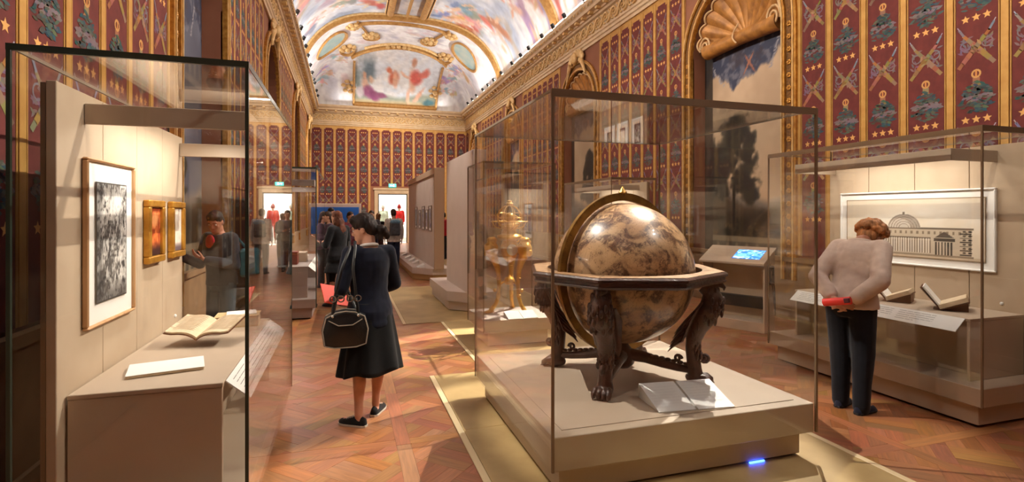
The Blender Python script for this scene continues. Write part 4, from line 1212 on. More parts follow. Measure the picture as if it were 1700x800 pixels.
# brass meridian: a flat ring standing in a vertical plane, with its graduated pale face
mer = MB(); N = 96
rings = []
for k in range(N):
    a = 2 * PI * k / N
    ring = []
    for r, w_ in ((.565, -.016), (.625, -.016), (.625, .016), (.565, .016)):
        ring.append((r * math.cos(a), w_, r * math.sin(a)))
    rings.append(ring)
mer.loft(rings, closed=True)
mo = mer.build('meridian_ring', M_BRASS, globe); mo.location = (0, 0, dz); mo.rotation_euler = (0, 0, math.radians(14))
tk = MB()
for k in range(72):
    a = 2 * PI * k / 72
    R_ = Matrix.Rotation(-a, 4, 'Y')
    q = MB().box(.597 + (.012 if k % 6 else 0), .618, -.0172, -.0162, -.0012, .0012); q.xf(R_); tk.add(q.v, q.f)
tk.build('graduation', M_DARKGAP, mo)
pv = MB(); pv.lathe([(.03, 0), (.035, .01), (.02, .03), (.008, .05), (.004, .06)], (0, 0, .62), 12); pv.build('pole_finial', M_BRASS, mo)
# octagonal horizon ring on the stand
oct_rot = math.radians(4)
def octo(R): return [(R / math.cos(PI / 8) * math.cos(PI / 4 * k + oct_rot), R / math.cos(PI / 8) * math.sin(PI / 4 * k + oct_rot)) for k in range(8)]
def oct_r(a, R):
    a = (a - oct_rot) % (PI / 4) - PI / 8
    return R / math.cos(a)
NN = 96; rings = []
for k in range(NN):
    a = 2 * PI * k / NN + oct_rot
    prof = [(.59, .0), (oct_r(a, .70), .0), (oct_r(a, .712), -.012), (oct_r(a, .712), -.028), (oct_r(a, .695), -.036), (oct_r(a, .695), -.054), (oct_r(a, .705), -.062), (oct_r(a, .69), -.078), (.59, -.078)]
    rings.append([(r * math.cos(a), r * math.sin(a), z) for r, z in prof])
hr = MB().loft(rings, closed=True).build('horizon_ring', M_WALNUT, globe, smooth=30); hr.location = (0, 0, dz + .035)
rings = []
for k in range(NN):
    a = 2 * PI * k / NN + oct_rot
    rings.append([(r * math.cos(a), r * math.sin(a), z) for r, z in ((.592, .0005), (oct_r(a, .69), .0005), (oct_r(a, .69), .004), (.592, .004))])
ht = MB().loft(rings, closed=True).build('calendar_paper', mat('aged_calendar_paper', (176, 138, 98), .5, col2=(138, 100, 66), scale=30), hr)
for k in range(8):       # dark lines between the engraved month strips
    a = PI / 4 * k + oct_rot
    l = MB().box(.60, .735, -.002, .002, .004, .0046); l.xf(Matrix.Rotation(a, 4, 'Z')); l.build('strip_line', M_DARKGAP, hr)
# a carved leg: eagle head and breast under the ring, feathered shank with wing, lion paw
def leg_parts(parent, ang):
    R_ = Matrix.Rotation(ang, 4, 'Z')
    mb = MB()
    path = [(.60, .735), (.645, .70), (.665, .64), (.655, .58), (.615, .50), (.565, .42), (.535, .34), (.525, .26), (.53, .18), (.54, .10), (.545, .05)]
    rad = [.055, .062, .078, .082, .076, .066, .058, .052, .050, .052, .062]
    mb.tube([(r, 0, z) for r, z in path], rad, 14, 1.0, up=(0, 1, 0))
    # eagle head leaning outward with hooked beak
    mb.ball((.655, 0, .745), (.062, .048, .048), 12, 8)
    mb.tube([(.69, 0, .75), (.725, 0, .745), (.745, 0, .725), (.742, 0, .705)], [.028, .022, .013, .004], 8)
    for e in (-1, 1): mb.ball((.67, e * .038, .76), .013, 8, 6)
    # capital block under the ring
    mb.box(.53, .70, -.07, .07, .757, .772)
    rg = random.Random(int(ang * 100))
    for i in range(16):          # overlapping feathers down breast and shank
        t = i / 16
        k = min(int(t * 9), 9); r0, z0 = path[k + 1]; rr = rad[k + 1]
        for q in range(5):
            b = -1.5 + q * .75 + (i % 2) * .37
            mb.ball((r0 + rr * .96 * math.cos(b), rr * .96 * math.sin(b), .70 - .52 * t), (.012, .016, .03), 6, 4)
    o = mb.xf(R_).build('leg', M_WALNUT, parent, smooth=70)
    wg = MB()                    # folded wings swept back under the globe
    for e in (-1, 1):
        for f_ in range(5):
            pts = [(.60 - .02 * f_, e * (.075 + .004 * f_), .62 - .03 * f_), (.54 - .02 * f_, e * (.095 - .006 * f_), .53 - .05 * f_), (.46 - .018 * f_, e * (.075 - .006 * f_), .44 - .052 * f_ * .8), (.40 - .012 * f_, e * .05, .37 - .035 * f_)]
            wg.tube(pts, [.02, .027, .022, .006], 6, .45, up=(0, 1, 0))
    wg.xf(R_).build('wing', M_WALNUT, o, smooth=70)
    pw = MB(); pw.ball((.555, 0, .045), (.085, .062, .045), 12, 8)
    for q in range(4):
        y = -.048 + q * .032
        pw.tube([(.58, y * .8, .06), (.62, y, .058), (.65, y * 1.08, .035), (.655, y * 1.08, .012)], [.02, .022, .02, .014], 8)
    for q in range(4): pw.tube([(.655, (-.048 + q * .032) * 1.08, .02), (.675, (-.048 + q * .032) * 1.1, .008)], [.008, .002], 5)
    pw.xf(R_).build('paw', M_WALNUT, o, smooth=70)
    vl = MB(); vl.tube([(.61 + .035 * (1 - t / 16) * math.cos(t * .6 - 2.4), 0, .20 + .035 * (1 - t / 16) * math.sin(t * .6 - 2.4)) for t in range(14)], .014, 6)
    vl.ball((.612, 0, .20), .02, 8, 6); vl.xf(R_).build('volute', M_WALNUT, o, smooth=70)
    vk = MB(); vk.tube([(.42 + .03 * (1 - t / 16) * math.cos(t * .6), 0, .175 + .03 * (1 - t / 16) * math.sin(t * .6)) for t in range(14)], .011, 6)
    vk.xf(R_).build('volute', M_WALNUT, o, smooth=70)
    ar = MB(); ar.tube([(.52, 0, .10), (.42, 0, .105), (.30, 0, .125), (.18, 0, .155), (.05, 0, .165)], [.035, .036, .042, .052, .06], 10, .8, up=(0, 1, 0))
    for q in range(9): ar.ball((.48 - .045 * q, 0, .14 + .006 * q), (.026, .03, .014), 6, 4)
    ar.xf(R_).build('stretcher', M_WALNUT, parent, smooth=70)
for k in range(4): leg_parts(globe, math.radians(-132 + 90 * k))
hb = MB(); hb.lathe([(.02, .05), (.05, .06), (.085, .09), (.10, .13), (.095, .18), (.06, .22), (.04, .25), (.03, .262)], (0, 0, 0), 20)
hb.build('central_boss', M_WALNUT, globe, smooth=60)

# ================================================================== gilded clock with armillary top
M_GILT = mat('polished_gilt_bronze', (246, 190, 84), .3, .55, col2=(220, 156, 58), scale=18, bump=.15, bscale=60)
clock = thing('gilded_clock', 'gilded tripod clock with an openwork sphere on top in a small showcase', 'clock', (2.07, 6.74, .3405))
for k in range(3):
    R_ = Matrix.Rotation(math.radians(-92 + 120 * k + 36), 4, 'Z')
    mb = MB()
    path = [(.20, .98), (.25, .93), (.265, .86), (.25, .78), (.20, .68), (.165, .58), (.15, .46), (.145, .34), (.155, .22), (.19, .12), (.25, .05), (.29, .02)]
    rad = [.035, .06, .075, .07, .05, .036, .028, .026, .026, .026, .03, .02]
    mb.tube([(r, 0, z) for r, z in path], rad, 10, 1.0, up=(0, 1, 0))
    for z in (.22, .24, .44, .46, .60): mb.ball((.158, 0, z), (.036, .036, .010), 8, 4)
    mb.ball((.255, 0, .84), (.10, .09, .11), 12, 10); mb.ball((.335, 0, .80), (.035, .05, .05), 8, 6); mb.ball((.25, 0, .965), (.07, .07, .035), 10, 6)
    for e in (-1, 1): mb.tube([(.25, e * .06, .90), (.27, e * .10, .94), (.25, e * .12, .90), (.23, e * .10, .88)], [.016, .015, .012, .006], 6)
    lg = mb.xf(R_).build('leg', M_GILT, clock, smooth=70)
    ft = MB(); ft.ball((.285, 0, .022), (.06, .035, .022), 8, 6)
    for q in (-1, 0, 1): ft.ball((.325, q * .02, .014), (.022, .011, .012), 6, 4)
    ft.xf(R_).build('paw', M_GILT, lg, smooth=70)
    kn = MB().ball((.205, 0, .30), .026, 8, 6); kn.xf(R_).build('knob', M_GILT, lg, smooth=70)
    br = MB().tube([(.155, 0, .36), (.08, 0, .40), (0, 0, .41)], .013, 6); br.xf(R_).build('brace', M_GILT, clock, smooth=70)
MB().lathe([(.01, .66), (.04, .67), (.08, .71), (.115, .78), (.12, .86), (.10, .92), (.09, .95), (.16, .98), (.17, 1.0), (.16, 1.02), (.10, 1.04), (.09, 1.09), (.12, 1.13), (.11, 1.16), (.05, 1.18), (.02, 1.2)], (0, 0, 0), 24).build('case_body', M_GILT, clock, smooth=50)
MB().lathe([(.005, .36), (.06, .37), (.075, .41), (.06, .45), (.02, .47), (.01, .5)], (0, 0, 0), 16).build('pendant_bowl', M_GILT, clock, smooth=50)
dl = MB(); dl.lathe([(.07, 0), (.075, .004), (.07, .012), (.001, .014)], (0, 0, 0), 20); d_ = dl.build('dial', mat('enamel_dial', (236, 228, 210), .3), clock); d_.location = (0, -.122, .83); d_.rotation_euler = (PI / 2, 0, 0)
for k, (rx, rz_) in enumerate(((0, 0), (0, 45), (0, 90), (0, 135), (90, 0), (66, 20), (114, 20))):
    r = .165
    ring = MB().tube([(r * math.cos(a), 0, r * math.sin(a)) for a in np.linspace(0, 2 * PI, 36, endpoint=False)], .008, 6, .5, closed=True)
    o = ring.build('sphere_ring', M_GILT, clock, smooth=60); o.location = (0, 0, 1.25); o.rotation_euler = (math.radians(rx), 0, math.radians(rz_))
MB().ball((0, 0, 1.25), .07, 14, 10).build('inner_globe', M_GILT, clock, smooth=60)
MB().tube([(.24 * math.cos(a), .24 * math.sin(a), 1.20) for a in np.linspace(0, 2 * PI, 40, endpoint=False)], .007, 6, closed=True).build('horizon_ring', M_GILT, clock, smooth=60)
for k in range(4): MB().tube([(.09 * math.cos(PI / 2 * k), .09 * math.sin(PI / 2 * k), 1.1), (.2 * math.cos(PI / 2 * k), .2 * math.sin(PI / 2 * k), 1.13), (.24 * math.cos(PI / 2 * k), .24 * math.sin(PI / 2 * k), 1.2)], .008, 6).build('ring_bracket', M_GILT, clock, smooth=60)
MB().lathe([(.02, 1.41), (.05, 1.42), (.055, 1.44), (.03, 1.455), (.035, 1.475), (.01, 1.485)], (0, 0, 0), 14).build('finial', M_GILT, clock, smooth=60)

# ================================================================== pictures in the wall showcases
M_OAK = mat('light_oak_frame', (206, 160, 112), .5, col2=(186, 138, 92), scale=20, stretch=(1, 1, .2))
M_GILTFRAME = mat('gilt_picture_frame', (210, 154, 58), .38, .5, col2=(172, 116, 36), scale=16, bump=.1)
def etching(p):
    W_, H_ = p.x.max(), p.y.max(); u = p.x / W_; v = p.y / H_
    n = fbm(u * 6, v * 8, 5); p.c[:] = (196, 190, 182)
    p.mix((n - .42) * 4, (96, 92, 88)); p.mix((.40 - n) * 6, (226, 222, 216))
    st = (np.sin(v * 130 + 6 * u) > .2) & (u > .34) & (u < .66) & (v > .35) & (v < .7)
    p.mix(st * .6, (70, 66, 64))
    p.mix(np.clip((fbm(u * 22, v * 30) - .52) * 7, 0, .85), (52, 50, 50)); p.mix(np.clip((fbm(u * 30 + 9, v * 18) - .55) * 6, 0, .7), (236, 232, 226))
    p.mix(np.clip((.18 - v) * 5, 0, .6), (70, 66, 64)); p.mix(np.clip((.16 - np.abs(u - .08)) * 3, 0, .5), (60, 58, 56))
    p.ell(.62 * W_, .82 * H_, .3 * W_, .12 * H_, 0, (228, 226, 222), .5, .05, .8, 12)
    p.mix(((u < .02) | (u > .98) | (v < .015) | (v > .985)) * 1.0, (70, 66, 62))
XP = -.44 - .789      # face of the left back panel
etch = small_frame('tall framed black and white etching with wide white mount in the left showcase', (3.385, 1.50), XP, .61, .85, M_OAK, (etching, 96, 130), None, 1, .014, .10, .03)
def fire(p):
    W_, H_ = p.x.max(), p.y.max(); u, v = p.x / W_, p.y / H_
    p.c[:] = (150, 60, 26); p.mix((fbm(u * 4, v * 6) - .45) * 4, (226, 120, 60)); p.ell(.5 * W_, .75 * H_, .4 * W_, .2 * H_, 10, (240, 170, 110), .6, .05, .8, 20); p.mix((.3 - v) * 5, (60, 34, 30))
def pale(p):
    W_, H_ = p.x.max(), p.y.max(); u, v = p.x / W_, p.y / H_
    p.c[:] = (226, 206, 186); p.mix((fbm(u * 3, v * 5) - .45) * 3, (244, 234, 222)); p.ell(.45 * W_, .4 * H_, .14 * W_, .36 * H_, 0, (236, 222, 206), .5, .04, .9, 20); p.mix((.2 - v) * 8, (110, 92, 96))
small_frame('small gilt framed painting in glowing red and orange', (4.05, 1.53), XP, .31, .41, M_GILTFRAME, (fire, 30, 40), 'two small gilt framed paintings', 1, .045, .004, .04)
small_frame('small gilt framed painting in pale cream tones', (4.53, 1.53), XP, .31, .41, M_GILTFRAME, (pale, 30, 40), 'two small gilt framed paintings', 1, .045, .004, .04)
def domed(p):
    W_, H_ = p.x.max(), p.y.max(); u, v = p.x / W_, p.y / H_
    p.c[:] = (226, 212, 190); n = fbm(u * 3, v * 3); p.mix((n - .45) * 3 * (v > .3), (240, 232, 218)); p.mix((v - .75) * 2.0, (208, 192, 170))
    R = lambda a, b, c, d, col, k=1.0: p.rect(a * W_, b * W_, c * H_, d * H_, col, k)
    R(.0, 1.0, 0, .06, (206, 186, 160)); R(.16, .93, .045, .075, (150, 132, 112))
    R(.18, .92, .07, .50, (200, 184, 162)); R(.17, .93, .485, .51, (118, 104, 90))
    # dome on its drum
    un = (u - .47) / .12; vn = (v - .50) / .24
    p.mix(((un ** 2 + vn ** 2) < 1) & (v > .5), (176, 164, 150)); p.mix((((un + .25) ** 2 + vn ** 2) < .45) & (v > .5), (206, 196, 182))
    for k in range(5): p.mix((np.abs(np.sqrt(un ** 2 + vn ** 2) - (.3 + .16 * k)) < .02) & (v > .5), (140, 126, 112))
    R(.462, .478, .73, .77, (130, 116, 100))
    # attic windows, long colonnade, end pavilions
    for k in range(18): R(.20 + k * .04, .215 + k * .04, .41, .45, (140, 124, 106))
    R(.30, .66, .10, .34, (176, 158, 136)); R(.30, .66, .33, .36, (110, 96, 82))
    for k in range(20): R(.305 + k * .0178, .313 + k * .0178, .10, .33, (232, 222, 206)); 
    for k in range(20): R(.315 + k * .0178, .321 + k * .0178, .10, .31, (104, 90, 76), .8)
    for c in (.235, .27): R(c - .012, c + .012, .08, .34, (150, 134, 116)); R(c - .006, c + .006, .10, .28, (80, 70, 60))
    for k in range(6): R(.69 + k * .02, .70 + k * .02, .08, .28, (76, 66, 58))
    tri = (v > .36) & (v < .36 + (.06 - np.abs(u - .75)) * 1.6); p.mix(tri, (96, 84, 74)); R(.68, .82, .30, .345, (84, 72, 62))
    for k in range(6):
        R(.85, .92, .09 + k * .066, .105 + k * .066, (70, 62, 56)); p.ell(.875 * W_, (.13 + k * .066) * H_, .012 * W_, .018 * H_, 0, (90, 80, 70), .3); p.ell(.91 * W_, (.13 + k * .066) * H_, .014 * W_, .02 * H_, 0, (60, 54, 50), .3)
    p.mix(((u < .006) | (u > .994) | (v < .012) | (v > .988)) * 1.0, (150, 126, 100))
XPR = 4.55 + .789
small_frame('wide white framed drawing of a domed and colonnaded building in the right showcase', (3.85, 1.505), XPR, 1.50, .735, M_WHITE, (domed, 240, 100), None, -1, .018, .06, .03)

# ================================================================== books and sheets
M_PAGE = mat('book_page', (226, 204, 172), .8, col2=(214, 190, 156), scale=20)
M_LEATHER = mat('brown_leather', (128, 78, 44), .5, col2=(98, 58, 32), scale=12, bump=.2, bscale=90)
M_ACRYL = glass_mat('acrylic_stand', (.93, .95, .95))
def open_book(label, c, rz, w_, h_, z, tilt, rows=12, stand=True, th=.03, name='open_book', cover=M_LEATHER, rise=.10):
    t = thing(name, label, 'book', (c[0], c[1], z), rz)
    k = 'rise'
    for e in (-1, 1):
        n = 8
        top = [(e * w_ / 2 * i / n, .012 + rise * (i / n) * .9 + .018 * math.sin(PI * min(1, i / n * 1.25) ** .8)) for i in range(n + 1)]
        bot = [(x, zz - th * (1 - .35 * abs(x) / (w_ / 2))) for x, zz in top]
        poly = top + bot[::-1]
        mb = MB(); mb.prism(poly, 'y', -h_ / 2, h_ / 2); mb.v = [(x, y, zz + (y + h_ / 2) * math.tan(tilt)) for x, y, zz in mb.v]
        pg = mb.build('page_block', M_PAGE, t)
        cv = MB(); cb = [(x * 1.04, zz) for x, zz in bot]; cv.prism([(x, zz - .001) for x, zz in cb] + [(x, zz - .006) for x, zz in cb[::-1]], 'y', -h_ / 2 - .006, h_ / 2 + .006); cv.v = [(x, y, zz + (y + h_ / 2) * math.tan(tilt)) for x, y, zz in cv.v]
        cv.build('cover', cover, t)
        tx = MB(); rg = random.Random(int(c[1] * 77) + e)
        for r in range(rows):
            y = h_ / 2 * .84 - r * h_ * .82 / rows
            for i in range(1, n):
                if i == n - 1 and rg.random() < .3: continue
                (x0, z0), (x1, z1) = top[i], top[i + 1]
                x0 += (x1 - x0) * (.0 if i > 1 else .3); dy = (y + h_ / 2) * math.tan(tilt) + .0015; dy2 = (y + .004 + h_ / 2) * math.tan(tilt) + .0015
                tx.quad((x0, y, z0 + dy), (x1, y, z1 + dy), (x1, y + .004, z1 + dy2), (x0, y + .004, z0 + dy2), lin((150, 124, 98)))
        tx.build('page_print', PRINTED, pg, kind='stuff')
    if stand:
        zc = h_ / 2 * math.tan(tilt)
        MB().box(-w_ * .3, w_ * .3, h_ * .05, h_ * .07, 0.001, zc - .02 + .0).build('acrylic_support', M_ACRYL, t)
        MB().box(-w_ * .25, w_ * .25, -h_ * .2, h_ * .3, 0.0005, .004).build('acrylic_foot', M_ACRYL, t)
    return t
ZL = .8155
open_book('open printed book propped on a clear stand in the left showcase', (-.86, 3.86), math.radians(-14), .38, .26, ZL + .05, .22, 12, True, .012, rise=.045)
sh = thing('flat_booklet', 'closed pale booklet lying flat in the left showcase', 'booklet', (-.92, 3.27, ZL + .0), math.radians(14))
MB().bev(-.17, .17, -.12, .12, .0005, .014, .004).build('pages', M_PAGE, sh); MB().bev(-.173, .173, -.123, .123, .0145, .018, .002).build('front_cover', M_PAPER, sh)
tb = thing('thick_volume', 'thick closed old volume at the far end of the left showcase shelf', 'book', (-.78, 4.40, ZL), math.radians(4))
MB().bev(-.13, .15, -.10, .10, .006, .075, .004).build('pages', M_PAGE, tb); MB().bev(-.135, .155, -.105, .105, .0005, .006, .002).bev(-.135, .155, -.105, .105, .075, .081, .002).bev(-.142, -.134, -.105, .105, .0005, .081, .002).build('cover', mat('parchment_cover', (214, 184, 136), .6), tb)
tb2 = thing('small_pamphlet', 'thin pamphlet lying on top of the thick volume in the left showcase', 'booklet', (-.75, 4.40, ZL + .0815), math.radians(10))
MB().bev(-.10, .10, -.08, .08, 0, .012, .003).build('pages', M_PAPER, tb2)
ZR = .8155
def cradle_book(label, y, x, rz, s=1.0):
    t = thing('book_on_cradle', label, 'book', (x, y, ZR), rz, 'open books on cradles in the right showcase')
    # left leaves raised, right block inclined on a wedge
    def slab(a, b, th, d, nm, m):
        (x0, z0), (x1, z1) = a, b
        v = Vector((x1 - x0, 0, z1 - z0)).normalized(); n = Vector((-v.z, 0, v.x)) * th
        MB().prism([(x0, z0), (x1, z1), (x1 + n.x, z1 + n.z), (x0 + n.x, z0 + n.z)], 'y', -d / 2, d / 2).build(nm, m, t)
    slab((0, .012), (.17 * s, .085 * s), .036, .26 * s, 'page_block', M_PAGE); slab((0.004, .004), (.178 * s, .077 * s), .006, .272 * s, 'cover', M_LEATHER)
    slab((-.002, .03), (-.11 * s, .175 * s), -.012, .26 * s, 'turned_leaves', M_PAPER); slab((-.014, .026), (-.125 * s, .17 * s), -.004, .27 * s, 'cover', M_LEATHER)
    MB().prism([(-.05, .0005), (.17 * s, .0005), (.17 * s, .066 * s), (.01, .003)], 'y', -.09 * s, .09 * s).build('cradle', mat('cradle_brown', (110, 72, 46), .6), t)
    return t
cradle_book('open book on a cradle nearer the wide drawing in the right showcase', 3.78, 4.98, math.radians(-62), 1.05)
cradle_book('open book on a cradle nearest the end of the right showcase', 3.32, 4.98, math.radians(-58), 1.1)
cradle_book('open book on a cradle behind the woman with curly hair', 4.22, 4.95, math.radians(-62), .8)
bx = thing('red_box', 'red leather box standing on the shelf of the grey showcase', 'box', (-.86, 9.4, ZL))
MB().bev(-.1, .1, -.14, .14, .0005, .21, .006).build('body', mat('red_leather', (122, 44, 26), .5, col2=(100, 34, 20), scale=12), bx); MB().bev(-.104, .104, -.144, .144, .17, .176, .002).build('lid_seam', M_GOLD, bx)
b2 = thing('beige_block', 'beige mount block behind the red box in the grey showcase', 'block', (-.80, 9.95, ZL))
MB().bev(-.12, .14, -.2, .2, .0005, .16, .006).build('body', M_STONE, b2)
# more sheets in the grey showcase and the far right showcase
for i, (y, lab) in enumerate(((10.6, 'nearer'), (11.2, 'farther'))):
    card('label_card', lab + ' white sheet on the shelf of the grey showcase', (-.82, y), math.radians(90), .26, .2, ZL + .0005, .3, 'sheets in the grey showcase', 5)
small_frame('framed grey print on the back panel of the grey showcase', (9.9, 1.5), XP, .5, .7, M_OAK, (etching, 24, 36), None, 1, .016, .08, .03)
for i, (y, lab) in enumerate(((8.98, 'nearest'), (9.55, 'middle'), (10.1, 'farthest'))):
    small_frame(lab + ' of three white mounted prints in the showcase beyond the globe', (y, 1.5), XPR, .44, .6, M_WHITE, (etching if i != 1 else pale, 24, 30), 'prints in the showcase beyond the globe', -1, .015, .10, .03)

# ================================================================== touch-screen kiosk with telephone
ks = thing('information_kiosk', 'taupe information kiosk with slanted top and blue touch screen', 'kiosk', (5.40, 6.36, 0), math.radians(-66))
KW, KD = .46, .36
for e in (-1, 1):
    MB().prism([(-KD * .42, .0), (KD * .5, .0), (KD * .5, 1.13), (-KD * .5, .95), (-KD * .42, .9)], 'x', e * (KW - .02) if e > 0 else -KW, KW if e > 0 else -KW + .02).build('side_panel', M_STONE, ks)
MB().bev(-KW + .02, KW - .02, KD * .42, KD * .5, .0, 1.08, .004).build('back_panel', M_STONE, ks)
MB().bev(-KW + .02, KW - .02, -KD * .40, KD * .42, .0, .14, .004).build('bottom_shelf', M_STONE, ks)
MB().bev(-KW + .02, KW - .02, KD * .1, KD * .42, .30, .46, .004).build('inner_dark_shelf', M_BLACK, ks)
MB().bev(-KW + .02, KW - .02, -KD * .40, -KD * .36, .60, .90, .004).build('apron', M_STONE, ks) if False else None
sl = math.atan2(.18, KD)
tp = MB().prism([(-KD * .58, .935), (KD * .56, 1.14), (KD * .55, 1.165), (-KD * .59, .96)], 'x', -KW - .015, KW + .015).build('slanted_top', M_STONE, ks)
def scr(p):
    W_, H_ = p.x.max(), p.y.max(); u, v = p.x / W_, p.y / H_
    p.c[:] = (36, 110, 206); p.mix((fbm(u * 4, v * 4) - .45) * 4, (110, 176, 236)); p.mix(np.clip((fbm(u * 9 + 3, v * 7) - .55) * 6, 0, 1), (206, 226, 244)); p.rect(.05 * W_, .35 * W_, .1 * H_, .2 * H_, (230, 240, 250)); p.mix(((u < .02) | (u > .98) | (v < .03) | (v > .97)) * 1., (20, 40, 90))
a0 = Vector((-KD * .59, 0, .96)); a1 = Vector((KD * .55, 0, 1.165)); dv = (a1 - a0).normalized(); nv = Vector((-dv.z, 0, dv.x))
# prism axis 'x' maps (y, z): rebuild the vectors in that frame
o_ = Vector((-.02, a0.x, a0.z)) + Vector((0, dv.x, dv.z)) * .10 + Vector((0, nv.x, nv.z)) * .004
grid_pic('touch_screen', .40, .26, 36, 24, scr, tuple(o_), (1, 0, 0), (0, dv.x, dv.z), mat('screen_glow', (255, 255, 255), .2, attr='Col', emit=1.6), tp)
tx = MB(); text_lines(tx, Vector((-.41, a0.x, a0.z)) + Vector((0, dv.x, dv.z)) * .1 + Vector((0, nv.x, nv.z)) * .001, (1, 0, 0), (0, dv.x, dv.z), .36, .26, 8, random.Random(4), (170, 140, 116), .005); tx.build('top_print', PRINTED, tp, kind='stuff')
ph = thing('telephone_handset', 'black audio handset hanging with its cord on the side of the kiosk', 'handset', (0, 0, 0))
Mk = Matrix.Translation((5.40, 6.36, 0)) @ Matrix.Rotation(math.radians(-66), 4, 'Z')
hx = KW + .045
h1 = MB(); h1.tube([(hx, -.02, .90), (hx + .012, -.02, .85), (hx + .012, -.02, .76), (hx, -.02, .71)], [.026, .017, .017, .026], 8); h1.ball((hx, -.02, .91), (.034, .034, .024), 8, 6); h1.ball((hx, -.02, .70), (.034, .034, .024), 8, 6)
h1.xf(Mk).build('grip', M_BLACK, ph, smooth=60)
h2 = MB().tube([(hx, -.02, .69), (hx + .015, .0, .5), (hx + .02, .02, .30), (hx + .01, .05, .24), (hx, .08, .34), (hx - .01, .09, .6), (KW + .004, .10, .74)], .008, 6); h2.xf(Mk).build('cord', M_BLACK, ph, smooth=60)
h3 = MB().bev(KW + .001, KW + .018, -.06, .02, .66, .95, .004); h3.xf(Mk).build('cradle', M_BLACK, ph)

# ================================================================== lamps on the cornice, exit sign
def make_spot():
    t = thing('cornice_spotlight', 'small black spotlight', 'spotlight', (0, 0, 0))
    MB().lathe([(.03, -.07), (.055, -.06), (.06, .06), (.05, .08), (.02, .085)], (0, 0, .12), 12).build('housing', M_BLACK, t, smooth=40)
    MB().box(-.065, -.058, -.012, .012, .0, .13).box(.058, .065, -.012, .012, .0, .13).box(-.065, .065, -.012, .012, 0, .008).build('yoke', M_BLACK, t)
    MB().lathe([(.046, -.072), (.046, -.066), (.001, -.064)], (0, 0, .12), 12).build('lens', mat('lamp_lens', (255, 236, 200), .2, emit=3), t)
    return t
ORD = ['nearest', 'second', 'third', 'fourth', 'fifth', 'sixth', 'seventh', 'eighth', 'ninth', 'tenth', 'eleventh', 'twelfth', 'thirteenth', 'farthest']
sp0 = make_spot(); first = True
for side, X, ang in (('right', XR - .36, -35), ('left', XL + .36, 35)):
    for k in range(14):
        y = 13.2 + k * 1.13
        o = sp0 if first else copy_tree(sp0); first = False
        o.location = (X, y + rng.uniform(-.25, .25), 7.405); o.rotation_euler = (math.radians(rng.uniform(-20, 20)), math.radians(ang), 0)
        tag(o, '%s small black spotlight from the viewer on the %s cornice' % (ORD[k], side), 'spotlight', 'spotlights on the %s cornice' % side)
for side, X in (('right', XR - .33), ('left', XL + .33)):
    for k in range(4):
        y = 12.2 + k * 2.3
        t = thing('cornice_light_bar', '%s glowing white light bar from the viewer on the %s cornice' % (ORD[k] if k < 3 else 'fourth', side), 'light bar', (X, y, 7.42), 0, 'light bars on the %s cornice' % side)
        MB().bev(-.03, .03, -1.0, 1.0, .0, .07, .006).build('housing', M_WHITE, t)
        MB().bev(-.028, .028, -.98, .98, .071, .115, .008).build('diffuser', mat('light_bar_glow', (255, 246, 232), .4, emit=4), t)
ex = thing('exit_sign', 'green illuminated exit sign above the doorway in the far wall', 'sign', (2.43, 29.86, 3.09))
MB().bev(-.20, .20, -.03, .03, .0, .18, .006).build('housing', mat('sign_green', (70, 206, 170), .4, emit=2.2), ex)
mb = MB()
mb.add([(-.14, -.032, .09), (-.08, -.032, .14), (-.08, -.032, .105), (-.02, -.032, .105), (-.02, -.032, .075), (-.08, -.032, .075), (-.08, -.032, .04)], [tuple(range(7))])
mb.add([(.06 + .022 * math.cos(a), -.032, .145 + .022 * math.sin(a)) for a in np.linspace(0, 2 * PI, 10, endpoint=False)], [tuple(range(10))])
for a, b in (((.06, .12), (.05, .075)), ((.05, .075), (.09, .05)), ((.09, .05), (.085, .02)), ((.05, .075), (.015, .03)), ((.055, .11), (.10, .09)), ((.055, .11), (.015, .085))):
    dx, dz_ = b[0] - a[0], b[1] - a[1]; L = math.hypot(dx, dz_); nx, nz = -dz_ / L * .009, dx / L * .009
    mb.quad((a[0] - nx, -.032, a[1] - nz), (b[0] - nx, -.032, b[1] - nz), (b[0] + nx, -.032, b[1] + nz), (a[0] + nx, -.032, a[1] + nz))
mb.build('running_figure_sign', mat('sign_white', (250, 255, 252), .4, emit=3), ex)
# ================================================================== people
def skin_mat(name, c): return mat(name, c, .5, col2=tuple(int(v * .93) for v in c), scale=14, spec=.4)
def cloth_mat(name, c, c2=None, rough=.9, scale=16): return mat(name, c, rough, col2=c2 or tuple(int(v * .82) for v in c), scale=scale, bump=.12, bscale=240, sheen=.15, spec=.2)
def hair_mat(name, c): return mat(name, c, .6, spec=.25, col2=tuple(int(v * .6) for v in c), scale=30, stretch=(1, 1, .25), bump=.4, bscale=90)
M_EYE = mat('eye_dark', (40, 28, 22), .2)
M_EYEW = mat('eye_white', (226, 220, 212), .3)
def ell_ring(c, u, v, n=18):
    return [c + u * math.cos(2 * PI * k / n) + v * math.sin(2 * PI * k / n) for k in range(n)]
def capsule(mb, a, b, ra, rb, n=10):
    a, b = Vector(a), Vector(b); d = (b - a)
    if d.length < 1e-6: d = Vector((0, 0, .001))
    t = d.normalized()
    pts = [a - t * ra * .95, a - t * ra * .6, a, b, b + t * rb * .6, b + t * rb * .95]
    mb.tube(pts, [ra * .3, ra * .8, ra, rb, rb * .8, rb * .3], n)
def chain(mb, pts, rad, n=12):
    for i in range(len(pts) - 1): capsule(mb, pts[i], pts[i + 1], rad[i], rad[i + 1], n)
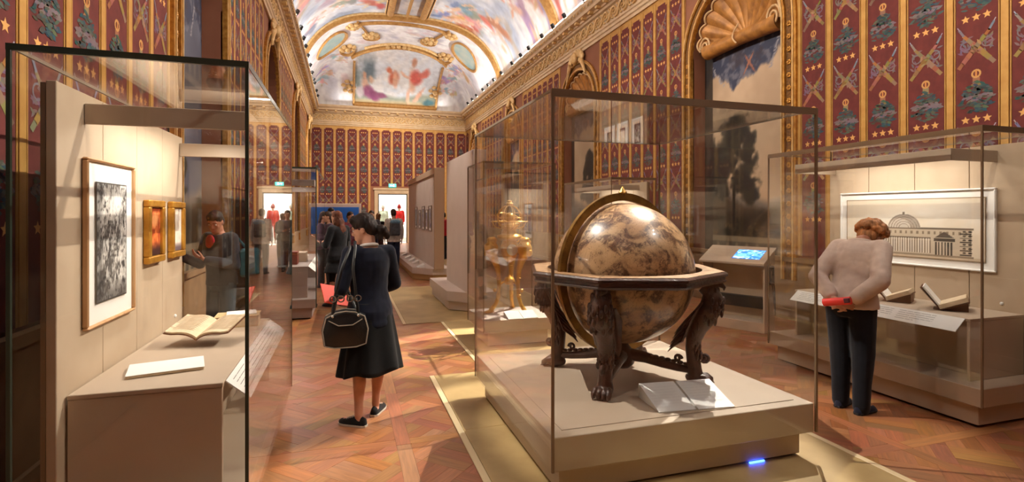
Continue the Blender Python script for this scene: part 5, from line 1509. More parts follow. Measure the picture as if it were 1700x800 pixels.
def hand(mb, wrist, direc, palm, side, curl=.35, s=1.0, spread=1.0):
    """palm with four fingers of different lengths and a thumb leaving its side"""
    d = Vector(direc).normalized(); nrm = Vector(palm); nrm = (nrm - d * nrm.dot(d)).normalized()   # palm faces nrm
    sd = d.cross(nrm) * side                                                                   # towards the thumb
    wv = Vector(wrist); L = .085 * s
    for k in range(4):
        o = (k - 1.5) * .019 * s
        capsule(mb, wv + d * .012 * s + sd * (o * .7), wv + d * L - sd * o, .0145 * s, .0125 * s, 8)
    for k, ln in enumerate((.072, .080, .074, .058)):
        o = (k - 1.5) * .0205 * s * spread
        a = wv + d * L - sd * o; q = d.copy(); c = curl
        for j, f in enumerate((.45, .32, .23)):
            q = (q * math.cos(c) + nrm * math.sin(c)).normalized() if j else (d * math.cos(c) - sd * (o * 3) + nrm * math.sin(c)).normalized()
            b = a + q * (ln * f * s)
            capsule(mb, a, b, (.0098 - .0008 * j) * s, (.0092 - .0009 * j) * s, 8); a = b
            qd = q; c = curl
    a = wv + d * .022 * s + sd * .024 * s
    b = a + (d * .55 + sd * .75 + nrm * .25).normalized() * .036 * s; e = b + (d * .9 + sd * .25 + nrm * (.2 + curl * .5)).normalized() * .034 * s; g = e + (d + nrm * (.2 + curl * .6)).normalized() * .024 * s
    capsule(mb, a, b, .0145 * s, .0125 * s, 8); capsule(mb, b, e, .0118 * s, .0105 * s, 8); capsule(mb, e, g, .0105 * s, .0085 * s, 8)
class Person:
    """stands at its origin facing local +Y, right hand towards +X"""
    def __init__(s, label, loc, facing, h=1.7, lean=0.0, twist=0.0, head=(0, 0), arms=None, legs=None, female=False, voxel=.014, skin=(204, 150, 122), group=None, sway=0.0, cat='person', crane=0.0):
        s.k = h / 1.70; s.t = thing('person', label, cat, loc, facing, group)
        s.lean, s.vx, s.female = lean, voxel, female
        s.skin = skin_mat('skin_%d_%d_%d' % skin, skin)
        s.R = Matrix.Rotation(twist, 3, 'Z') @ Matrix.Rotation(-lean, 3, 'X')
        s.piv = Vector((0, 0, .93))
        s.arms = arms or {}; s.legs = legs or {}
        hp = s.T((0, .012, 1.595)); 
        s.HR = Matrix.Rotation(twist, 3, 'Z') @ Matrix.Rotation(head[0], 3, 'Z') @ Matrix.Rotation(-head[1], 3, 'X')
        nb = s.T((0, -.012, 1.47))
        s.hc = nb + (s.R @ Vector((0, .02 + crane, .055 - crane * .5))) + s.HR @ Vector((0, .012, .085))
        s.neck = nb
    def T(s, p):
        p = Vector(p)
        if p.z <= .93: return p
        return s.piv + s.R @ (p - s.piv)
    def S(s, mb):
        mb.v = [(x * s.k, y * s.k, z * s.k) for x, y, z in mb.v]; return mb
    def shoulder(s, e): return s.T((e * (.165 if s.female else .185), -.015, 1.405))
    def arm_pts(s, e):
        key = 'R' if e > 0 else 'L'
        sh = s.shoulder(e)
        d = s.arms.get(key)
        if d is None: el = sh + Vector((e * .05, -.02, -.28)); wr = el + Vector((e * .01, .06, -.25)); return sh, el, wr, (0, .1, -1), (-e, 0, 0), .35
        el, wr = Vector(d[0]), Vector(d[1])
        return sh, el, wr, d[2], d[3], d[4] if len(d) > 4 else .35
    def leg_pts(s, e):
        key = 'R' if e > 0 else 'L'
        hipp = Vector((e * .09, 0, .90))
        d = s.legs.get(key)
        if d is None: return hipp, Vector((e * .10, .015, .49)), Vector((e * .10, -.01, .085)), Vector((e * .12, 1, 0)).normalized()
        an = Vector(d[0]); fd = Vector(d[1]).normalized(); kn = Vector(d[2]) if len(d) > 2 else (hipp + an) / 2 + Vector((0, .02, 0))
        return hipp, kn, an, fd
    def torso(s, mb, rows, grow=0.0, n=20):
        rings = []
        for z, rx, ry, yo in rows:
            c = s.T((0, yo, z)); R = s.R if z > .93 else Matrix.Identity(3)
            rings.append(ell_ring(c, R @ Vector((rx + grow, 0, 0)), R @ Vector((0, ry + grow, 0)), n))
        mb.loft(rings)
    def rows(s):
        if s.female: return [(.80, .13, .10, 0), (.86, .168, .118, -.01), (.93, .172, .118, -.012), (1.02, .145, .10, 0), (1.09, .13, .092, .0), (1.18, .138, .105, .01), (1.26, .15, .118, .015), (1.34, .158, .105, .0), (1.405, .15, .08, -.01), (1.445, .085, .058, -.012), (1.47, .05, .048, -.012)]
        return [(.80, .13, .10, 0), (.86, .160, .112, -.005), (.93, .162, .112, -.005), (1.02, .152, .105, 0), (1.10, .152, .105, .0), (1.20, .165, .112, .005), (1.29, .178, .118, .005), (1.36, .182, .105, -.004), (1.415, .165, .08, -.012), (1.45, .09, .06, -.012), (1.475, .055, .052, -.012)]
    def HP(s, p): return s.hc + s.HR @ Vector(p)
    def body(s, fingers=True, detail=True):
        mb = MB(); s.torso(mb, s.rows())
        chain(mb, [s.T((0, -.012, 1.43)), s.neck, s.HP((0, -.02, -.05))], [.056, .052, .055], 14)
        hr = [(-.118, .022, .028, .058), (-.108, .038, .042, .050), (-.085, .052, .062, .034), (-.05, .062, .080, .014), (-.01, .070, .090, .002), (.035, .0745, .096, -.004), (.07, .069, .089, -.008), (.10, .050, .065, -.010), (.117, .022, .03, -.010)]
        mb.loft([ell_ring(s.HP((0, yo, z)), s.HR @ Vector((rx, 0, 0)), s.HR @ Vector((0, ry, 0)), 20) for z, rx, ry, yo in hr])
        capsule(mb, s.HP((0, .090, .018)), s.HP((0, .108, -.024)), .008, .0125, 8)
        if detail:
            for e in (-1, 1):
                mb.ball(s.HP((e * .012, .098, -.030)), .0085, 8, 6); mb.ball(s.HP((e * .038, .066, -.022)), (.02, .02, .018), 8, 6)
                capsule(mb, s.HP((e * .012, .092, .026)), s.HP((e * .046, .078, .026)), .009, .008, 8)
            capsule(mb, s.HP((-.016, .088, -.062)), s.HP((.016, .088, -.062)), .0085, .0085, 8); capsule(mb, s.HP((-.013, .087, -.073)), s.HP((.013, .087, -.073)), .0085, .0085, 8)
            mb.ball(s.HP((0, .080, -.100)), (.022, .018, .016), 8, 6)
        for e in (-1, 1):
            mb.ball(s.HP((e * .074, -.008, -.012)), (.010, .018, .031), 8, 6, s.HR)
            sh, el, wr, hd, pl, cu = s.arm_pts(e)
            chain(mb, [sh, sh * .5 + el * .5, el, el * .6 + wr * .4, wr], [.052, .046, .038, .036, .026], 12)
            if fingers: hand(mb, wr + (Vector(hd).normalized() * .01), hd, pl, e * s.handed, cu, 1.0)
            else: capsule(mb, wr, wr + Vector(hd).normalized() * .12, .03, .022, 8)
            h, k, a, fd = s.leg_pts(e)
            calf = k * .68 + a * .32; back = Vector((0, -.015, 0))
            chain(mb, [h, h * .5 + k * .5, k, calf + back, k * .25 + a * .75, a], [.088, .072, .052, .054, .036, .034], 14)
            capsule(mb, a + Vector((0, 0, -.04)) - fd * .025, a + Vector((0, 0, -.055)) + fd * .13, .032, .026, 10)
        me = remesh(s.S(mb), 'body', s.vx, 2)
        o = link('body', me, s.skin, s.t)
        if detail:
            for e in (-1, 1):
                q = s.S(MB().ball(s.HP((e * .032, .079, .004)), (.0135, .010, .008), 10, 8)).build('eye', M_EYEW, o, smooth=180)
                s.S(MB().ball(s.HP((e * .032, .0872, .004)), (.0058, .003, .0058), 8, 6)).build('iris', M_EYE, q, smooth=180) if False else None
                s.S(MB().ball(s.HP((e * .032, .0885, .004)), (.006, .0028, .0062), 8, 6)).build('iris', M_EYE, q, smooth=180)
                s.S(MB().tube([s.HP((e * .016, .098, .030)), s.HP((e * .034, .094, .036)), s.HP((e * .050, .080, .030))], [.003, .004, .002], 6)).build('eyebrow', mat('brow', (52, 36, 26), .8), o)
            s.S(MB().tube([s.HP((-.022, .088, -.067)), s.HP((-.01, .0965, -.066)), s.HP((0, .0965, -.0675)), s.HP((.01, .0965, -.066)), s.HP((.022, .088, -.067))], [.002, .0055, .006, .0055, .002], 6)).build('lips', mat('lips', (168, 92, 84), .45), o, smooth=60)
        return o
    handed = 1
    def top(s, m, name='jacket', grow=.022, hem=.80, sleeve=.97, sr=(.066, .058, .046), wrinkle=.004, flare=0.0, label=None, vx=None, extra=None):
        mb = MB(); rows = [r for r in s.rows() if r[0] <= 1.45]
        base = [r for r in rows if r[0] > hem]
        z0, rx0, ry0, y0 = base[0]
        rows2 = [(hem, max(rx0, .165) + flare, max(ry0, .115) + flare, y0), (hem + .03, max(rx0, .165) + flare * .95, max(ry0, .115) + flare * .95, y0)]
        for r in base:
            if r[0] > hem + .05: rows2.append((r[0], r[1] + flare * max(0, (1.1 - r[0]) / .5), r[2] + flare * max(0, (1.1 - r[0]) / .5), r[3]))
        s.torso(mb, rows2, grow, 24)
        for e in (-1, 1):
            sh, el, wr, *_ = s.arm_pts(e)
            en = el + (wr - el) * max(.02, (sleeve - .5) * 2) if sleeve > .5 else sh + (el - sh) * sleeve * 2
            pts = [sh, sh * .5 + el * .5, el, en] if sleeve > .5 else [sh, sh * .4 + en * .6, en]
            rr = [sr[0], (sr[0] + sr[1]) / 2, sr[1], sr[2]][:len(pts)]
            chain(mb, [s.T((e * .09, -.012, 1.40))] + pts, [sr[0] * .95] + rr, 14)
        if extra: extra(s, mb)
        me = remesh(s.S(mb), name, vx or max(.009, s.vx * .9), 3, wrinkle)
        return link(name, me, m, s.t, label)
    def trousers(s, m, name='trousers', r=(.100, .082, .066, .060), end=.05, wrinkle=.003, top_z=.99):
        mb = MB()
        s.torso(mb, [(.80, .13, .10, 0)] + [q for q in s.rows() if .82 < q[0] <= top_z + .04], .010, 20)
        for e in (-1, 1):
            h, k, a, fd = s.leg_pts(e)
            chain(mb, [h, h * .5 + k * .5, k, k * .4 + a * .6, a + Vector((0, 0, end - .085))], [r[0], (r[0] + r[1]) / 2, r[1], r[2], r[3]], 14)
        return link(name, remesh(s.S(mb), name, max(.010, s.vx * .9), 3, wrinkle, 7), m, s.t)
    def skirt(s, m, top_z=1.0, hem=.45, r0=.15, r1=.27, name='skirt', folds=9):
        n = 72; rows = 16; outer = []; inner = []
        for j in range(rows + 1):
            t = j / rows; z = top_z + (hem - top_z) * t
            ring = []; rin = []
            for k in range(n):
                a = 2 * PI * k / n
                rr = r0 + (r1 - r0) * (t ** .85) + .016 * t * math.sin(folds * a + 1.5 * math.sin(a * 2)) * (1 if t > .2 else t * 5)
                rx, ry = rr * 1.12, rr * .80
                zz = z + (.012 * math.sin(5 * a + .8) * t)
                ring.append(Vector((rx * math.cos(a), ry * math.sin(a) - .012, zz))); rin.append(Vector(((rx - .008) * math.cos(a), (ry - .008) * math.sin(a) - .012, zz)))
            outer.append(ring); inner.append(rin)
        mb = MB(); mb.loft(outer + inner[::-1], cap=False, closed=True)
        return s.S(mb).build(name, m, s.t, smooth=180)
    def shoes(s, m, sole=None, low=True, name='shoe', laces=None):
        for e in (-1, 1):
            h, k, a, fd = s.leg_pts(e); sd = Vector((fd.y, -fd.x, 0)); g = Vector((a.x, a.y, 0)); up = Vector((0, 0, 1))
            mb = MB(); rings = []
            for t, wd, ht in ((-.07, .012, .03), (-.062, .028, .055), (-.03, .036, .068 if low else .11), (.02, .038, .066 if low else .09), (.07, .042, .052), (.12, .044, .042), (.16, .036, .034), (.182, .016, .022)):
                c = g + fd * t
                rings.append([c + sd * (wd * math.cos(q)) + up * (.012 + ht * max(0, math.sin(q))) for q in np.linspace(0, PI, 9)] + [c - sd * wd + up * .0115, c + sd * wd + up * .0115])
            mb.loft(rings); o = s.S(mb).build(name, m, s.t, smooth=60)
            sb = MB(); sb.loft([[g + fd * t + sd * (w_ * x) + up * z for x, z in ((-1, .0015), (1, .0015), (1, .016), (-1, .016))] for t, w_ in ((-.075, .018), (-.05, .038), (.02, .040), (.08, .046), (.13, .046), (.17, .034), (.188, .014))])
            s.S(sb).build('sole', sole or m, o)
            if laces:
                lb = MB()
                for q in range(4): lb.tube([g + fd * (.045 + q * .018) + sd * x + up * (.078 - q * .006 - abs(x) * .2) for x in (-.026, 0, .026)], .0035, 5)
                s.S(lb).build('laces', laces, o)
    def hair(s, m, blobs, vx=.010, noise_=.006, nsc=40, name='hair', sm=2):
        mb = MB()
        for b in blobs:
            c = s.HP(b[0]); mb.ball(c, b[1], 14, 10, s.HR if len(b) < 3 else s.HR @ b[2])
        me = remesh(s.S(mb), name, vx, sm, noise_, nsc)
        return link(name, me, m, s.t)
CAP = [((0, -.014, .045), (.084, .100, .088)), ((0, -.045, -.005), (.078, .068, .085))]
BLACKSHOE = cloth_mat('black_shoe', (30, 28, 28), rough=.6)
WHITESOLE = mat('pale_sole', (206, 196, 180), .7)

# ---- woman in navy blazer and black skirt, seen from behind, head turned left
W = Person('woman in navy blazer and black skirt seen from behind with shoulder bag', (.175, 4.36, 0), math.radians(28), 1.62, .03, math.radians(-8), (math.radians(50), math.radians(16)),
           {'L': ((-.25, .0, 1.13), (-.13, .25, 1.04), (.35, 1, .15), (1, -.2, -.3), .5), 'R': ((.265, .03, 1.12), (.16, .24, 1.02), (-.5, .8, .1), (-1, -.6, .2), .5)},
           {'L': ((-.115, -.03, .085), (-.45, .9, 0), (-.10, .0, .49)), 'R': ((.12, .10, .085), (.95, .75, 0), (.105, .05, .49))}, True, .0075, (212, 158, 132))
W.body()
NAVY = cloth_mat('navy_wool', (22, 26, 44), (16, 19, 34)); BLK = cloth_mat('black_cloth', (14, 13, 14), (10, 9, 10))
W.top(NAVY, 'blazer', .024, .80, .98, (.068, .058, .044), .005, .012)
W.skirt(BLK, 1.0, .43, .15, .25)
W.shoes(cloth_mat('black_canvas', (32, 30, 30)), WHITESOLE, True, 'sneaker', mat('lace_white', (190, 184, 176), .8))
def collar(P, m, name='collar', z=1.462, r=.062):
    mb = MB(); mb.tube([P.T((r * 1.05 * math.cos(a), -.012 + r * math.sin(a), z - .012 * math.sin(a))) for a in np.linspace(0, 2 * PI, 20, endpoint=False)], .014, 8, closed=True)
    return P.S(mb).build(name, m, P.t, smooth=60)
collar(W, mat('white_collar', (232, 228, 224), .8), 'shirt_collar')
DKBROWN = hair_mat('dark_brown_hair', (44, 27, 21))
W.hair(DKBROWN, [((0, -.010, .042), (.086, .102, .094)), ((0, -.055, .0), (.080, .066, .085)), ((0, .045, .085), (.070, .055, .045)), ((0, -.14, -.055), (.048, .045, .052)), ((.02, -.165, -.095), (.030, .028, .045)), ((-.02, -.12, -.10), (.02, .02, .05)), ((0, -.10, -.03), (.04, .04, .04))], .0075, .005, 60)
gl = MB()
for e in (-1, 1): gl.tube([W.HP((e * .033 + .024 * math.cos(a), .100, .002 + .018 * math.sin(a))) for a in np.linspace(0, 2 * PI, 16, endpoint=False)], .0022, 6, closed=True); gl.tube([W.HP((e * .057, .099, .006)), W.HP((e * .074, .06, .008)), W.HP((e * .078, -.01, .006))], .0022, 6)
gl.tube([W.HP((-.009, .102, .004)), W.HP((.009, .102, .004))], .002, 6)
W.S(gl).build('glasses', mat('red_brown_glasses', (120, 40, 30), .3), W.t, smooth=60)
# her bag and red folder
def inW(P, p): return Matrix.Translation(P.t.location) @ Matrix.Rotation(P.t.rotation_euler.z, 4, 'Z') @ (Vector(p) * P.k)
bag = thing('shoulder_bag', 'black leather shoulder bag with pale piping and metal rings on the woman', 'bag', (0, 0, 0))
M_BAG = mat('black_leather', (24, 22, 22), .38, col2=(16, 15, 15), scale=20, bump=.2, bscale=110); M_PIPE = mat('pale_piping', (170, 160, 146), .6); M_CHROME = mat('bright_metal', (190, 186, 178), .22, .95)
Mb = Matrix.Translation(inW(W, (-.27, -.10, .845))) @ Matrix.Rotation(W.t.rotation_euler.z - math.radians(26), 4, 'Z')
def bag_ring(y, g=0.0):
    out = [(-.15, -.13), (-.08, -.15), (.08, -.15), (.15, -.13), (.165, -.02), (.14, .08), (.07, .115), (0, .125), (-.07, .115), (-.14, .08), (-.165, -.02)]
    return [(x * (1 + g), y, z * (1 + g) + .0) for x, z in out]
bb = MB(); bb.loft([bag_ring(-.062, -.12), bag_ring(-.05, -.02), bag_ring(0, .03), bag_ring(.05, -.02), bag_ring(.062, -.12)]); bb.xf(Mb).build('body', M_BAG, bag, smooth=40)
for y in (-.056, .056): q = MB().tube(bag_ring(y, -.03), .005, 6, closed=True); q.xf(Mb).build('piping', M_PIPE, bag, smooth=60)
q = MB().tube([(-.12, -.066, .06), (-.05, -.070, .02), (.05, -.070, .02), (.12, -.066, .06)], .004, 6); q.xf(Mb).build('piping', M_PIPE, bag, smooth=60)
for e in (-1, 1):
    q = MB().tube([(e * .09, -.055, .08), (e * .085, -.05, .16), (e * .07, -.03, .21)], .012, 8, .5); q.xf(Mb).build('strap_tab', M_BAG, bag, smooth=60)
    for dx in (-.028, .028):
        q = MB().tube([(e * .06 + dx + .022 * math.cos(a), -.062, .215 + .022 * math.sin(a)) for a in np.linspace(0, 2 * PI, 14, endpoint=False)], .005, 6, closed=True); q.xf(Mb).build('ring', M_CHROME, bag, smooth=60)
    q = MB().ball((e * .09, -.072, .09), .012, 8, 6); q.xf(Mb).build('stud', M_CHROME, bag, smooth=60)
sh_ = inW(W, W.T((-.15, -.03, 1.478)))
for off in (-.02, .02):
    a = Mb @ Vector((off * 4, -.02, .20)); b = Mb @ Vector((off * 4, .03, .12))
    MB().tube([a, a * .5 + sh_ * .5 + Vector((-.012, -.075, .03)), sh_ + Vector((off, -.055, -.03)), sh_ + Vector((off, 0, .022)), sh_ + Vector((off - .01, .06, -.06)), inW(W, (-.2, .10, 1.22)), b], .011, 8, .5).build('strap', M_BAG, bag, smooth=60)
fd_ = thing('red_folder', 'bright red paper folder held by the woman in the navy blazer', 'folder', (0, 0, 0))
f0 = inW(W, (-.12, .32, 1.04)); rz_ = W.t.rotation_euler.z
Mf = Matrix.Translation(f0 + Vector((-.02, .0, -.01))) @ Matrix.Rotation(math.radians(20), 4, 'Z') @ Matrix.Rotation(math.radians(52), 4, 'X') @ Matrix.Rotation(math.radians(24), 4, 'Y')
q = MB().bev(-.125, .125, -.09, .09, -.003, .003, .001); q.xf(Mf).build('cover', mat('red_card', (226, 62, 34), .6), fd_)
q = MB().box(-.12, .12, -.086, .086, -.0044, -.0032); q.xf(Mf).build('sheet', M_PAPER, fd_)

# ---- woman with curly red hair leaning to the right showcase, hands behind her back
B = Person('woman with curly ginger hair in beige jacket leaning towards the right showcase', (4.04, 3.40, 0), math.radians(-72), 1.68, .42, math.radians(0), (math.radians(-14), math.radians(38)),
           {'L': ((-.235, -.07, 1.12), (-.045, -.20, .95), (.9, -.2, -.15), (.2, 1, -.2), .55), 'R': ((.245, -.07, 1.12), (.07, -.19, .94), (-.9, -.2, -.2), (-.1, 1, -.2), .55)},
           {'L': ((-.09, .03, .085), (-.05, 1, 0)), 'R': ((.09, -.02, .085), (.15, 1, 0))}, True, .0075, (206, 148, 120), crane=.085)
B.body()
BEIGE = cloth_mat('beige_jacket_cloth', (226, 204, 186), (212, 188, 170))
def puff(P, mb):
    mb.ball(P.T((0, -.03, 1.30)), (.175, .12, .17), 16, 12, P.R)
B.top(BEIGE, 'jacket', .040, .88, .88, (.078, .072, .060), .006, .004, extra=puff)
B.trousers(cloth_mat('black_navy_trousers', (22, 23, 32), (16, 17, 24)), r=(.108, .088, .072, .066))
B.shoes(cloth_mat('navy_flat_shoe', (40, 42, 62)), mat('dark_sole', (34, 30, 30), .7), True, 'flat_shoe')
for e in (-1, 1):
    sh, el, wr, *_ = B.arm_pts(e); mb = MB(); en = el + (wr - el) * .80; mb.tube([el + (wr - el) * .66, en], [.058, .052], 12)
    B.S(mb).build('black_cuff', BLK, B.t, smooth=60)
mb = MB(); mb.tube([B.T((.085 * math.cos(a), -.012 + .078 * math.sin(a), 1.455 + .012 * math.sin(a))) for a in np.linspace(0, 2 * PI, 20, endpoint=False)], .022, 8, closed=True); B.S(mb).build('jacket_collar', BEIGE, B.t, smooth=60)
crg = random.Random(9); curls = [((0, -.012, .045), (.092, .106, .092)), ((0, -.05, -.01), (.088, .066, .08))]
for k in range(230):
    a = crg.uniform(0, 2 * PI); zz = crg.uniform(-.09, 1.0); q = math.sqrt(max(0, 1 - max(0, zz) ** 2))
    p_ = ((.112 * q) * math.cos(a), -.018 + .126 * q * math.sin(a), .035 + .112 * zz)
    if p_[1] > .045 and p_[2] < .075: continue
    curls.append((p_, (crg.uniform(.014, .026),) * 3))
B.hair(hair_mat('ginger_hair', (216, 146, 90)), curls, .0075, .004, 80, 'curly_hair', 1)
rp = thing('red_booklet', 'bright red rolled booklet held behind the back of the woman in beige jacket', 'booklet', (0, 0, 0))
c_ = inW(B, (.0, -.262, .945)); Mr = Matrix.Translation(c_) @ Matrix.Rotation(B.t.rotation_euler.z, 4, 'Z') @ Matrix.Rotation(math.radians(-12), 4, 'Y')
q = MB(); q.tube([(-.10, 0, 0), (.11, 0, 0)], .031, 14, .75); q.xf(Mr).build('rolled_cover', mat('bright_red', (232, 56, 46), .5), rp, smooth=40)
q = MB().bev(.07, .112, -.035, -.012, -.015, .022, .004); q.xf(Mr).build('sticker', mat('pink_black_print', (90, 40, 50), .5), rp)

# ---- man with raised hands behind the left showcase
Mn = Person('man in dark jacket and red shirt gesturing with raised hands behind left showcase', (-1.35, 6.72, 0), math.radians(142), 1.66, .08, math.radians(0), (math.radians(26), math.radians(28)),
            {'R': ((.27, .06, 1.10), (.24, .31, 1.20), (.1, .3, 1), (0, 1, -.2), .15), 'L': ((-.26, .05, 1.10), (-.10, .30, 1.18), (.5, .5, .4), (.3, -.4, 1), .35)}, None, False, .009, (178, 118, 92))
Mn.body()
Mn.top(cloth_mat('dark_jacket', (30, 34, 44)), 'jacket', .028, .86, .95, (.072, .062, .05))
Mn.trousers(cloth_mat('teal_grey_jeans', (52, 70, 80), (42, 58, 68)))
Mn.shoes(BLACKSHOE)
Mn.hair(hair_mat('black_hair', (26, 22, 22)), CAP + [((0, .04, .085), (.07, .05, .04))], .009, .003, 60)
mb = MB(); mb.ball(Mn.T((0, .112, 1.35)), (.07, .035, .11), 12, 8, Mn.R); Mn.S(mb).build('red_shirt', cloth_mat('red_shirt', (176, 36, 40)), Mn.t, smooth=60)
tb_ = thing('teal_bag', 'teal bag slung at the side of the man behind the left showcase', 'bag', (0, 0, 0))
q = MB(); q.bev(-.04, .04, -.13, .13, -.16, .16, .03); q.xf(Matrix.Translation(inW(Mn, (-.30, -.12, 1.12))) @ Matrix.Rotation(Mn.t.rotation_euler.z, 4, 'Z')).build('pouch', cloth_mat('teal_cloth', (44, 96, 104)), tb_)
a = inW(Mn, (-.28, -.12, 1.25)); b = inW(Mn, Mn.T((-.12, -.05, 1.47)))
MB().tube([a, a * .4 + b * .6 + Vector((.0, -.02, .03)), b], .014, 6, .4).build('strap', cloth_mat('teal_cloth', (44, 96, 104)), tb_)

# ---- woman in black coat with long brown hair
Ct = Person('woman with long brown hair in a black coat and tights facing the grey showcase', (-.13, 9.9, 0), math.radians(42), 1.66, .02, 0, (math.radians(12), math.radians(8)),
            {'R': ((.25, .04, 1.12), (.17, .26, 1.14), (-.4, .8, .3), (-1, 0, 0), .5), 'L': ((-.25, .04, 1.12), (-.12, .27, 1.12), (.4, .8, .2), (1, 0, 0), .5)}, {'L': ((-.10, .10, .085), (-.1, 1, 0)), 'R': ((.10, -.08, .085), (.1, 1, 0))}, True, .011, (202, 146, 120))
Ct.body()
Ct.top(cloth_mat('black_coat_cloth', (26, 26, 30)), 'coat', .03, .62, .97, (.074, .062, .05), .005, .085)
Ct.trousers(cloth_mat('black_tights', (24, 23, 26)), 'tights', (.090, .058, .050, .042), .06)
Ct.shoes(BLACKSHOE)
Ct.hair(hair_mat('auburn_brown_hair', (112, 62, 40)), CAP + [((0, -.075, -.10), (.085, .05, .11)), ((0, -.09, -.22), (.085, .05, .12)), ((0, -.09, -.30), (.07, .04, .08)), ((.07, -.02, -.10), (.03, .05, .12)), ((-.07, -.02, -.10), (.03, .05, .12))], .011, .007, 36)

# ---- visitors farther off
GREY = cloth_mat('grey_jacket', (92, 90, 94)); JEANS = cloth_mat('blue_jeans', (46, 58, 86)); DARK = cloth_mat('dark_trousers', (36, 34, 38))
def visitor(label, loc, face, h, topm, botm, hairm, topname='jacket', female=False, arms=None, hem=.86, hairx=None, lean=.03, head=(0, .12), sleeve=.95, skin=(196, 146, 120), flare=0):
    p_ = Person(label, (loc[0], loc[1], 0), math.radians(face), h, lean, 0, head, arms, None, female, .014, skin, 'visitors in the far part of the gallery')
    p_.body(True, True); p_.top(topm, topname, .026, hem, sleeve, flare=flare); p_.trousers(botm); p_.shoes(BLACKSHOE); p_.hair(hairm, CAP + (hairx or []), .014, .004, 50)
    return p_
HB = hair_mat('short_brown_hair', (70, 48, 36)); HBK = hair_mat('visitor_black_hair', (34, 28, 28)); HG = hair_mat('blond_brown_hair', (140, 100, 66))
HOLD = {'R': ((.25, .04, 1.12), (.12, .28, 1.16), (-.5, .8, .2), (0, 0, 1), .4), 'L': ((-.25, .04, 1.12), (-.12, .28, 1.14), (.5, .8, .2), (0, 0, 1), .4)}
LONG = [((0, -.075, -.10), (.08, .045, .10)), ((0, -.085, -.2), (.075, .04, .08))]
v1 = visitor('visitor in white coat with grey blue backpack walking to the doorway', (1.32, 15.8), 8, 1.74, cloth_mat('white_coat', (226, 218, 208)), JEANS, HB, 'coat', hem=.80, flare=.02)
def backpack(P, label, m1, m2):
    t = thing('backpack', label, 'backpack', (0, 0, 0)); Mz = Matrix.Translation(P.t.location) @ Matrix.Rotation(P.t.rotation_euler.z, 4, 'Z') @ Matrix.Scale(P.k, 4)
    q = MB(); q.loft([[(x * w_, y, z) for x, y in ((-1, -.145), (-.8, -.24), (0, -.285), (.8, -.24), (1, -.145))] for z, w_ in ((.98, .12), (1.0, .15), (1.2, .155), (1.36, .14), (1.42, .08))]); q.xf(Mz).build('body', m1, t, smooth=50)
    q = MB(); q.ball((0, -.21, 1.37), (.15, .09, .07), 12, 8); q.xf(Mz).build('top_lid', m2, t, smooth=60)
    q = MB(); q.bev(-.10, .10, -.315, -.262, 1.02, 1.18, .02); q.xf(Mz).build('front_pocket', m1, t)
    for e in (-1, 1): q = MB(); q.tube([(e * .10, -.14, 1.36), (e * .11, -.06, 1.49), (e * .12, .09, 1.42), (e * .13, .135, 1.25), (e * .14, .02, 1.10), (e * .14, -.15, 1.06)], .018, 6, .5); q.xf(Mz).build('strap', m1, t, smooth=60)
backpack(v1, 'grey backpack with pale blue lid on the visitor in white coat', cloth_mat('grey_nylon', (92, 98, 106)), cloth_mat('pale_blue_nylon', (120, 160, 186)))
v2 = visitor('visitor in black vest with blond hair standing left of the backpack wearer', (.98, 17.66), -20, 1.62, cloth_mat('black_vest', (30, 30, 34)), cloth_mat('plum_trousers', (90, 60, 66)), HG, 'vest', True, hairx=LONG, sleeve=.45)
v3 = visitor('visitor in maroon patterned jacket holding a white sheet by the black coat', (.07, 14.3), -140, 1.66, cloth_mat('maroon_pattern', (128, 48, 52), (60, 40, 60), scale=22), DARK, HB, 'jacket', True, HOLD, hem=.72, flare=.02)
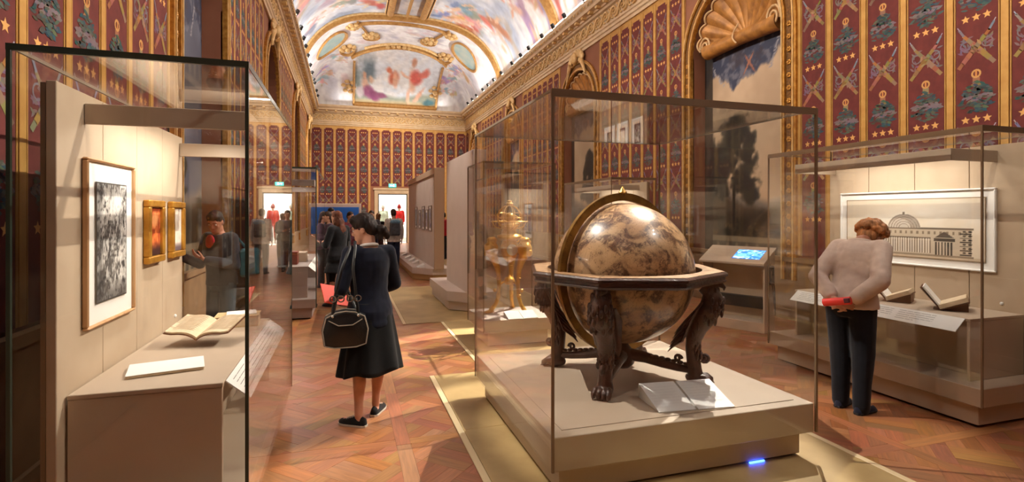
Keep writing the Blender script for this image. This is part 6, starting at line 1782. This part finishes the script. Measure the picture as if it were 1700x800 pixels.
ws = thing('white_sheet', 'white sheet held by the visitor in the maroon jacket', 'paper', (0, 0, 0)); q = MB().bev(-.10, .10, -.14, .14, -.002, .002, .001); q.xf(Matrix.Translation(inW(v3, (0, .40, 1.14))) @ Matrix.Rotation(v3.t.rotation_euler.z, 4, 'Z') @ Matrix.Rotation(.8, 4, 'X')).build('page', M_PAPER, ws)
visitor('dark haired man in olive jacket standing before the blue panel', (-.52, 18.4), -70, 1.80, cloth_mat('olive_jacket', (96, 88, 64)), DARK, HBK)
visitor('small visitor in pale blue shirt between the blue panel and maroon jacket', (.28, 18.8), 160, 1.52, cloth_mat('pale_blue_shirt', (140, 150, 176)), JEANS, HG)
visitor('man in grey jacket facing the viewer left of the woman in navy', (.72, 16.3), 172, 1.70, GREY, JEANS, HB, arms=HOLD)
visitor('visitor in red jacket between the two pale partitions', (3.35, 18.9), 60, 1.66, cloth_mat('red_jacket', (190, 30, 40)), DARK, HBK)
visitor('visitor in dark top beside the grey showcase left of the black coat', (-.36, 12.6), 100, 1.66, cloth_mat('plum_top', (84, 62, 76)), DARK, HB, female=True, arms=HOLD, hairx=LONG)
# costumed figures on stands in the bright room beyond the doorway
def mannequin(label, loc, mc, mh, helm):
    P = Person(label, (*loc, .25), math.radians(180), 1.78, 0, 0, (0, 0), None, None, False, .016, (190, 150, 120), None, cat='mannequin'); P.t.name = 'costumed_mannequin'
    P.body(True, True); P.top(mc, 'costume', .05, .70, .97, (.10, .085, .07), .008, .06); P.trousers(mc)
    mb = MB(); mb.lathe([(.10, .0), (.11, .05), (.10, .12), (.06, .19), (.02, .24), (.005, .27)], P.HP((0, 0, 0)), 14); P.S(mb).build('headdress', helm, P.t, smooth=60)
    MB().bev(-.4, .4, -.35, .35, -.25, -.001, .01).build('pedestal', M_WHITE, P.t)
mannequin('mannequin in red costume and tall red headdress beyond the doorway', (2.95, 31.6), cloth_mat('red_costume', (186, 34, 30)), 0, cloth_mat('red_headdress', (150, 30, 28)))
mannequin('mannequin in pale green costume beyond the doorway', (2.05, 31.9), cloth_mat('pale_green_costume', (168, 184, 164)), 0, cloth_mat('pale_headdress', (206, 206, 190)))

bpy.data.objects.remove(_ws[1]); bpy.data.scenes.remove(_ws[0])
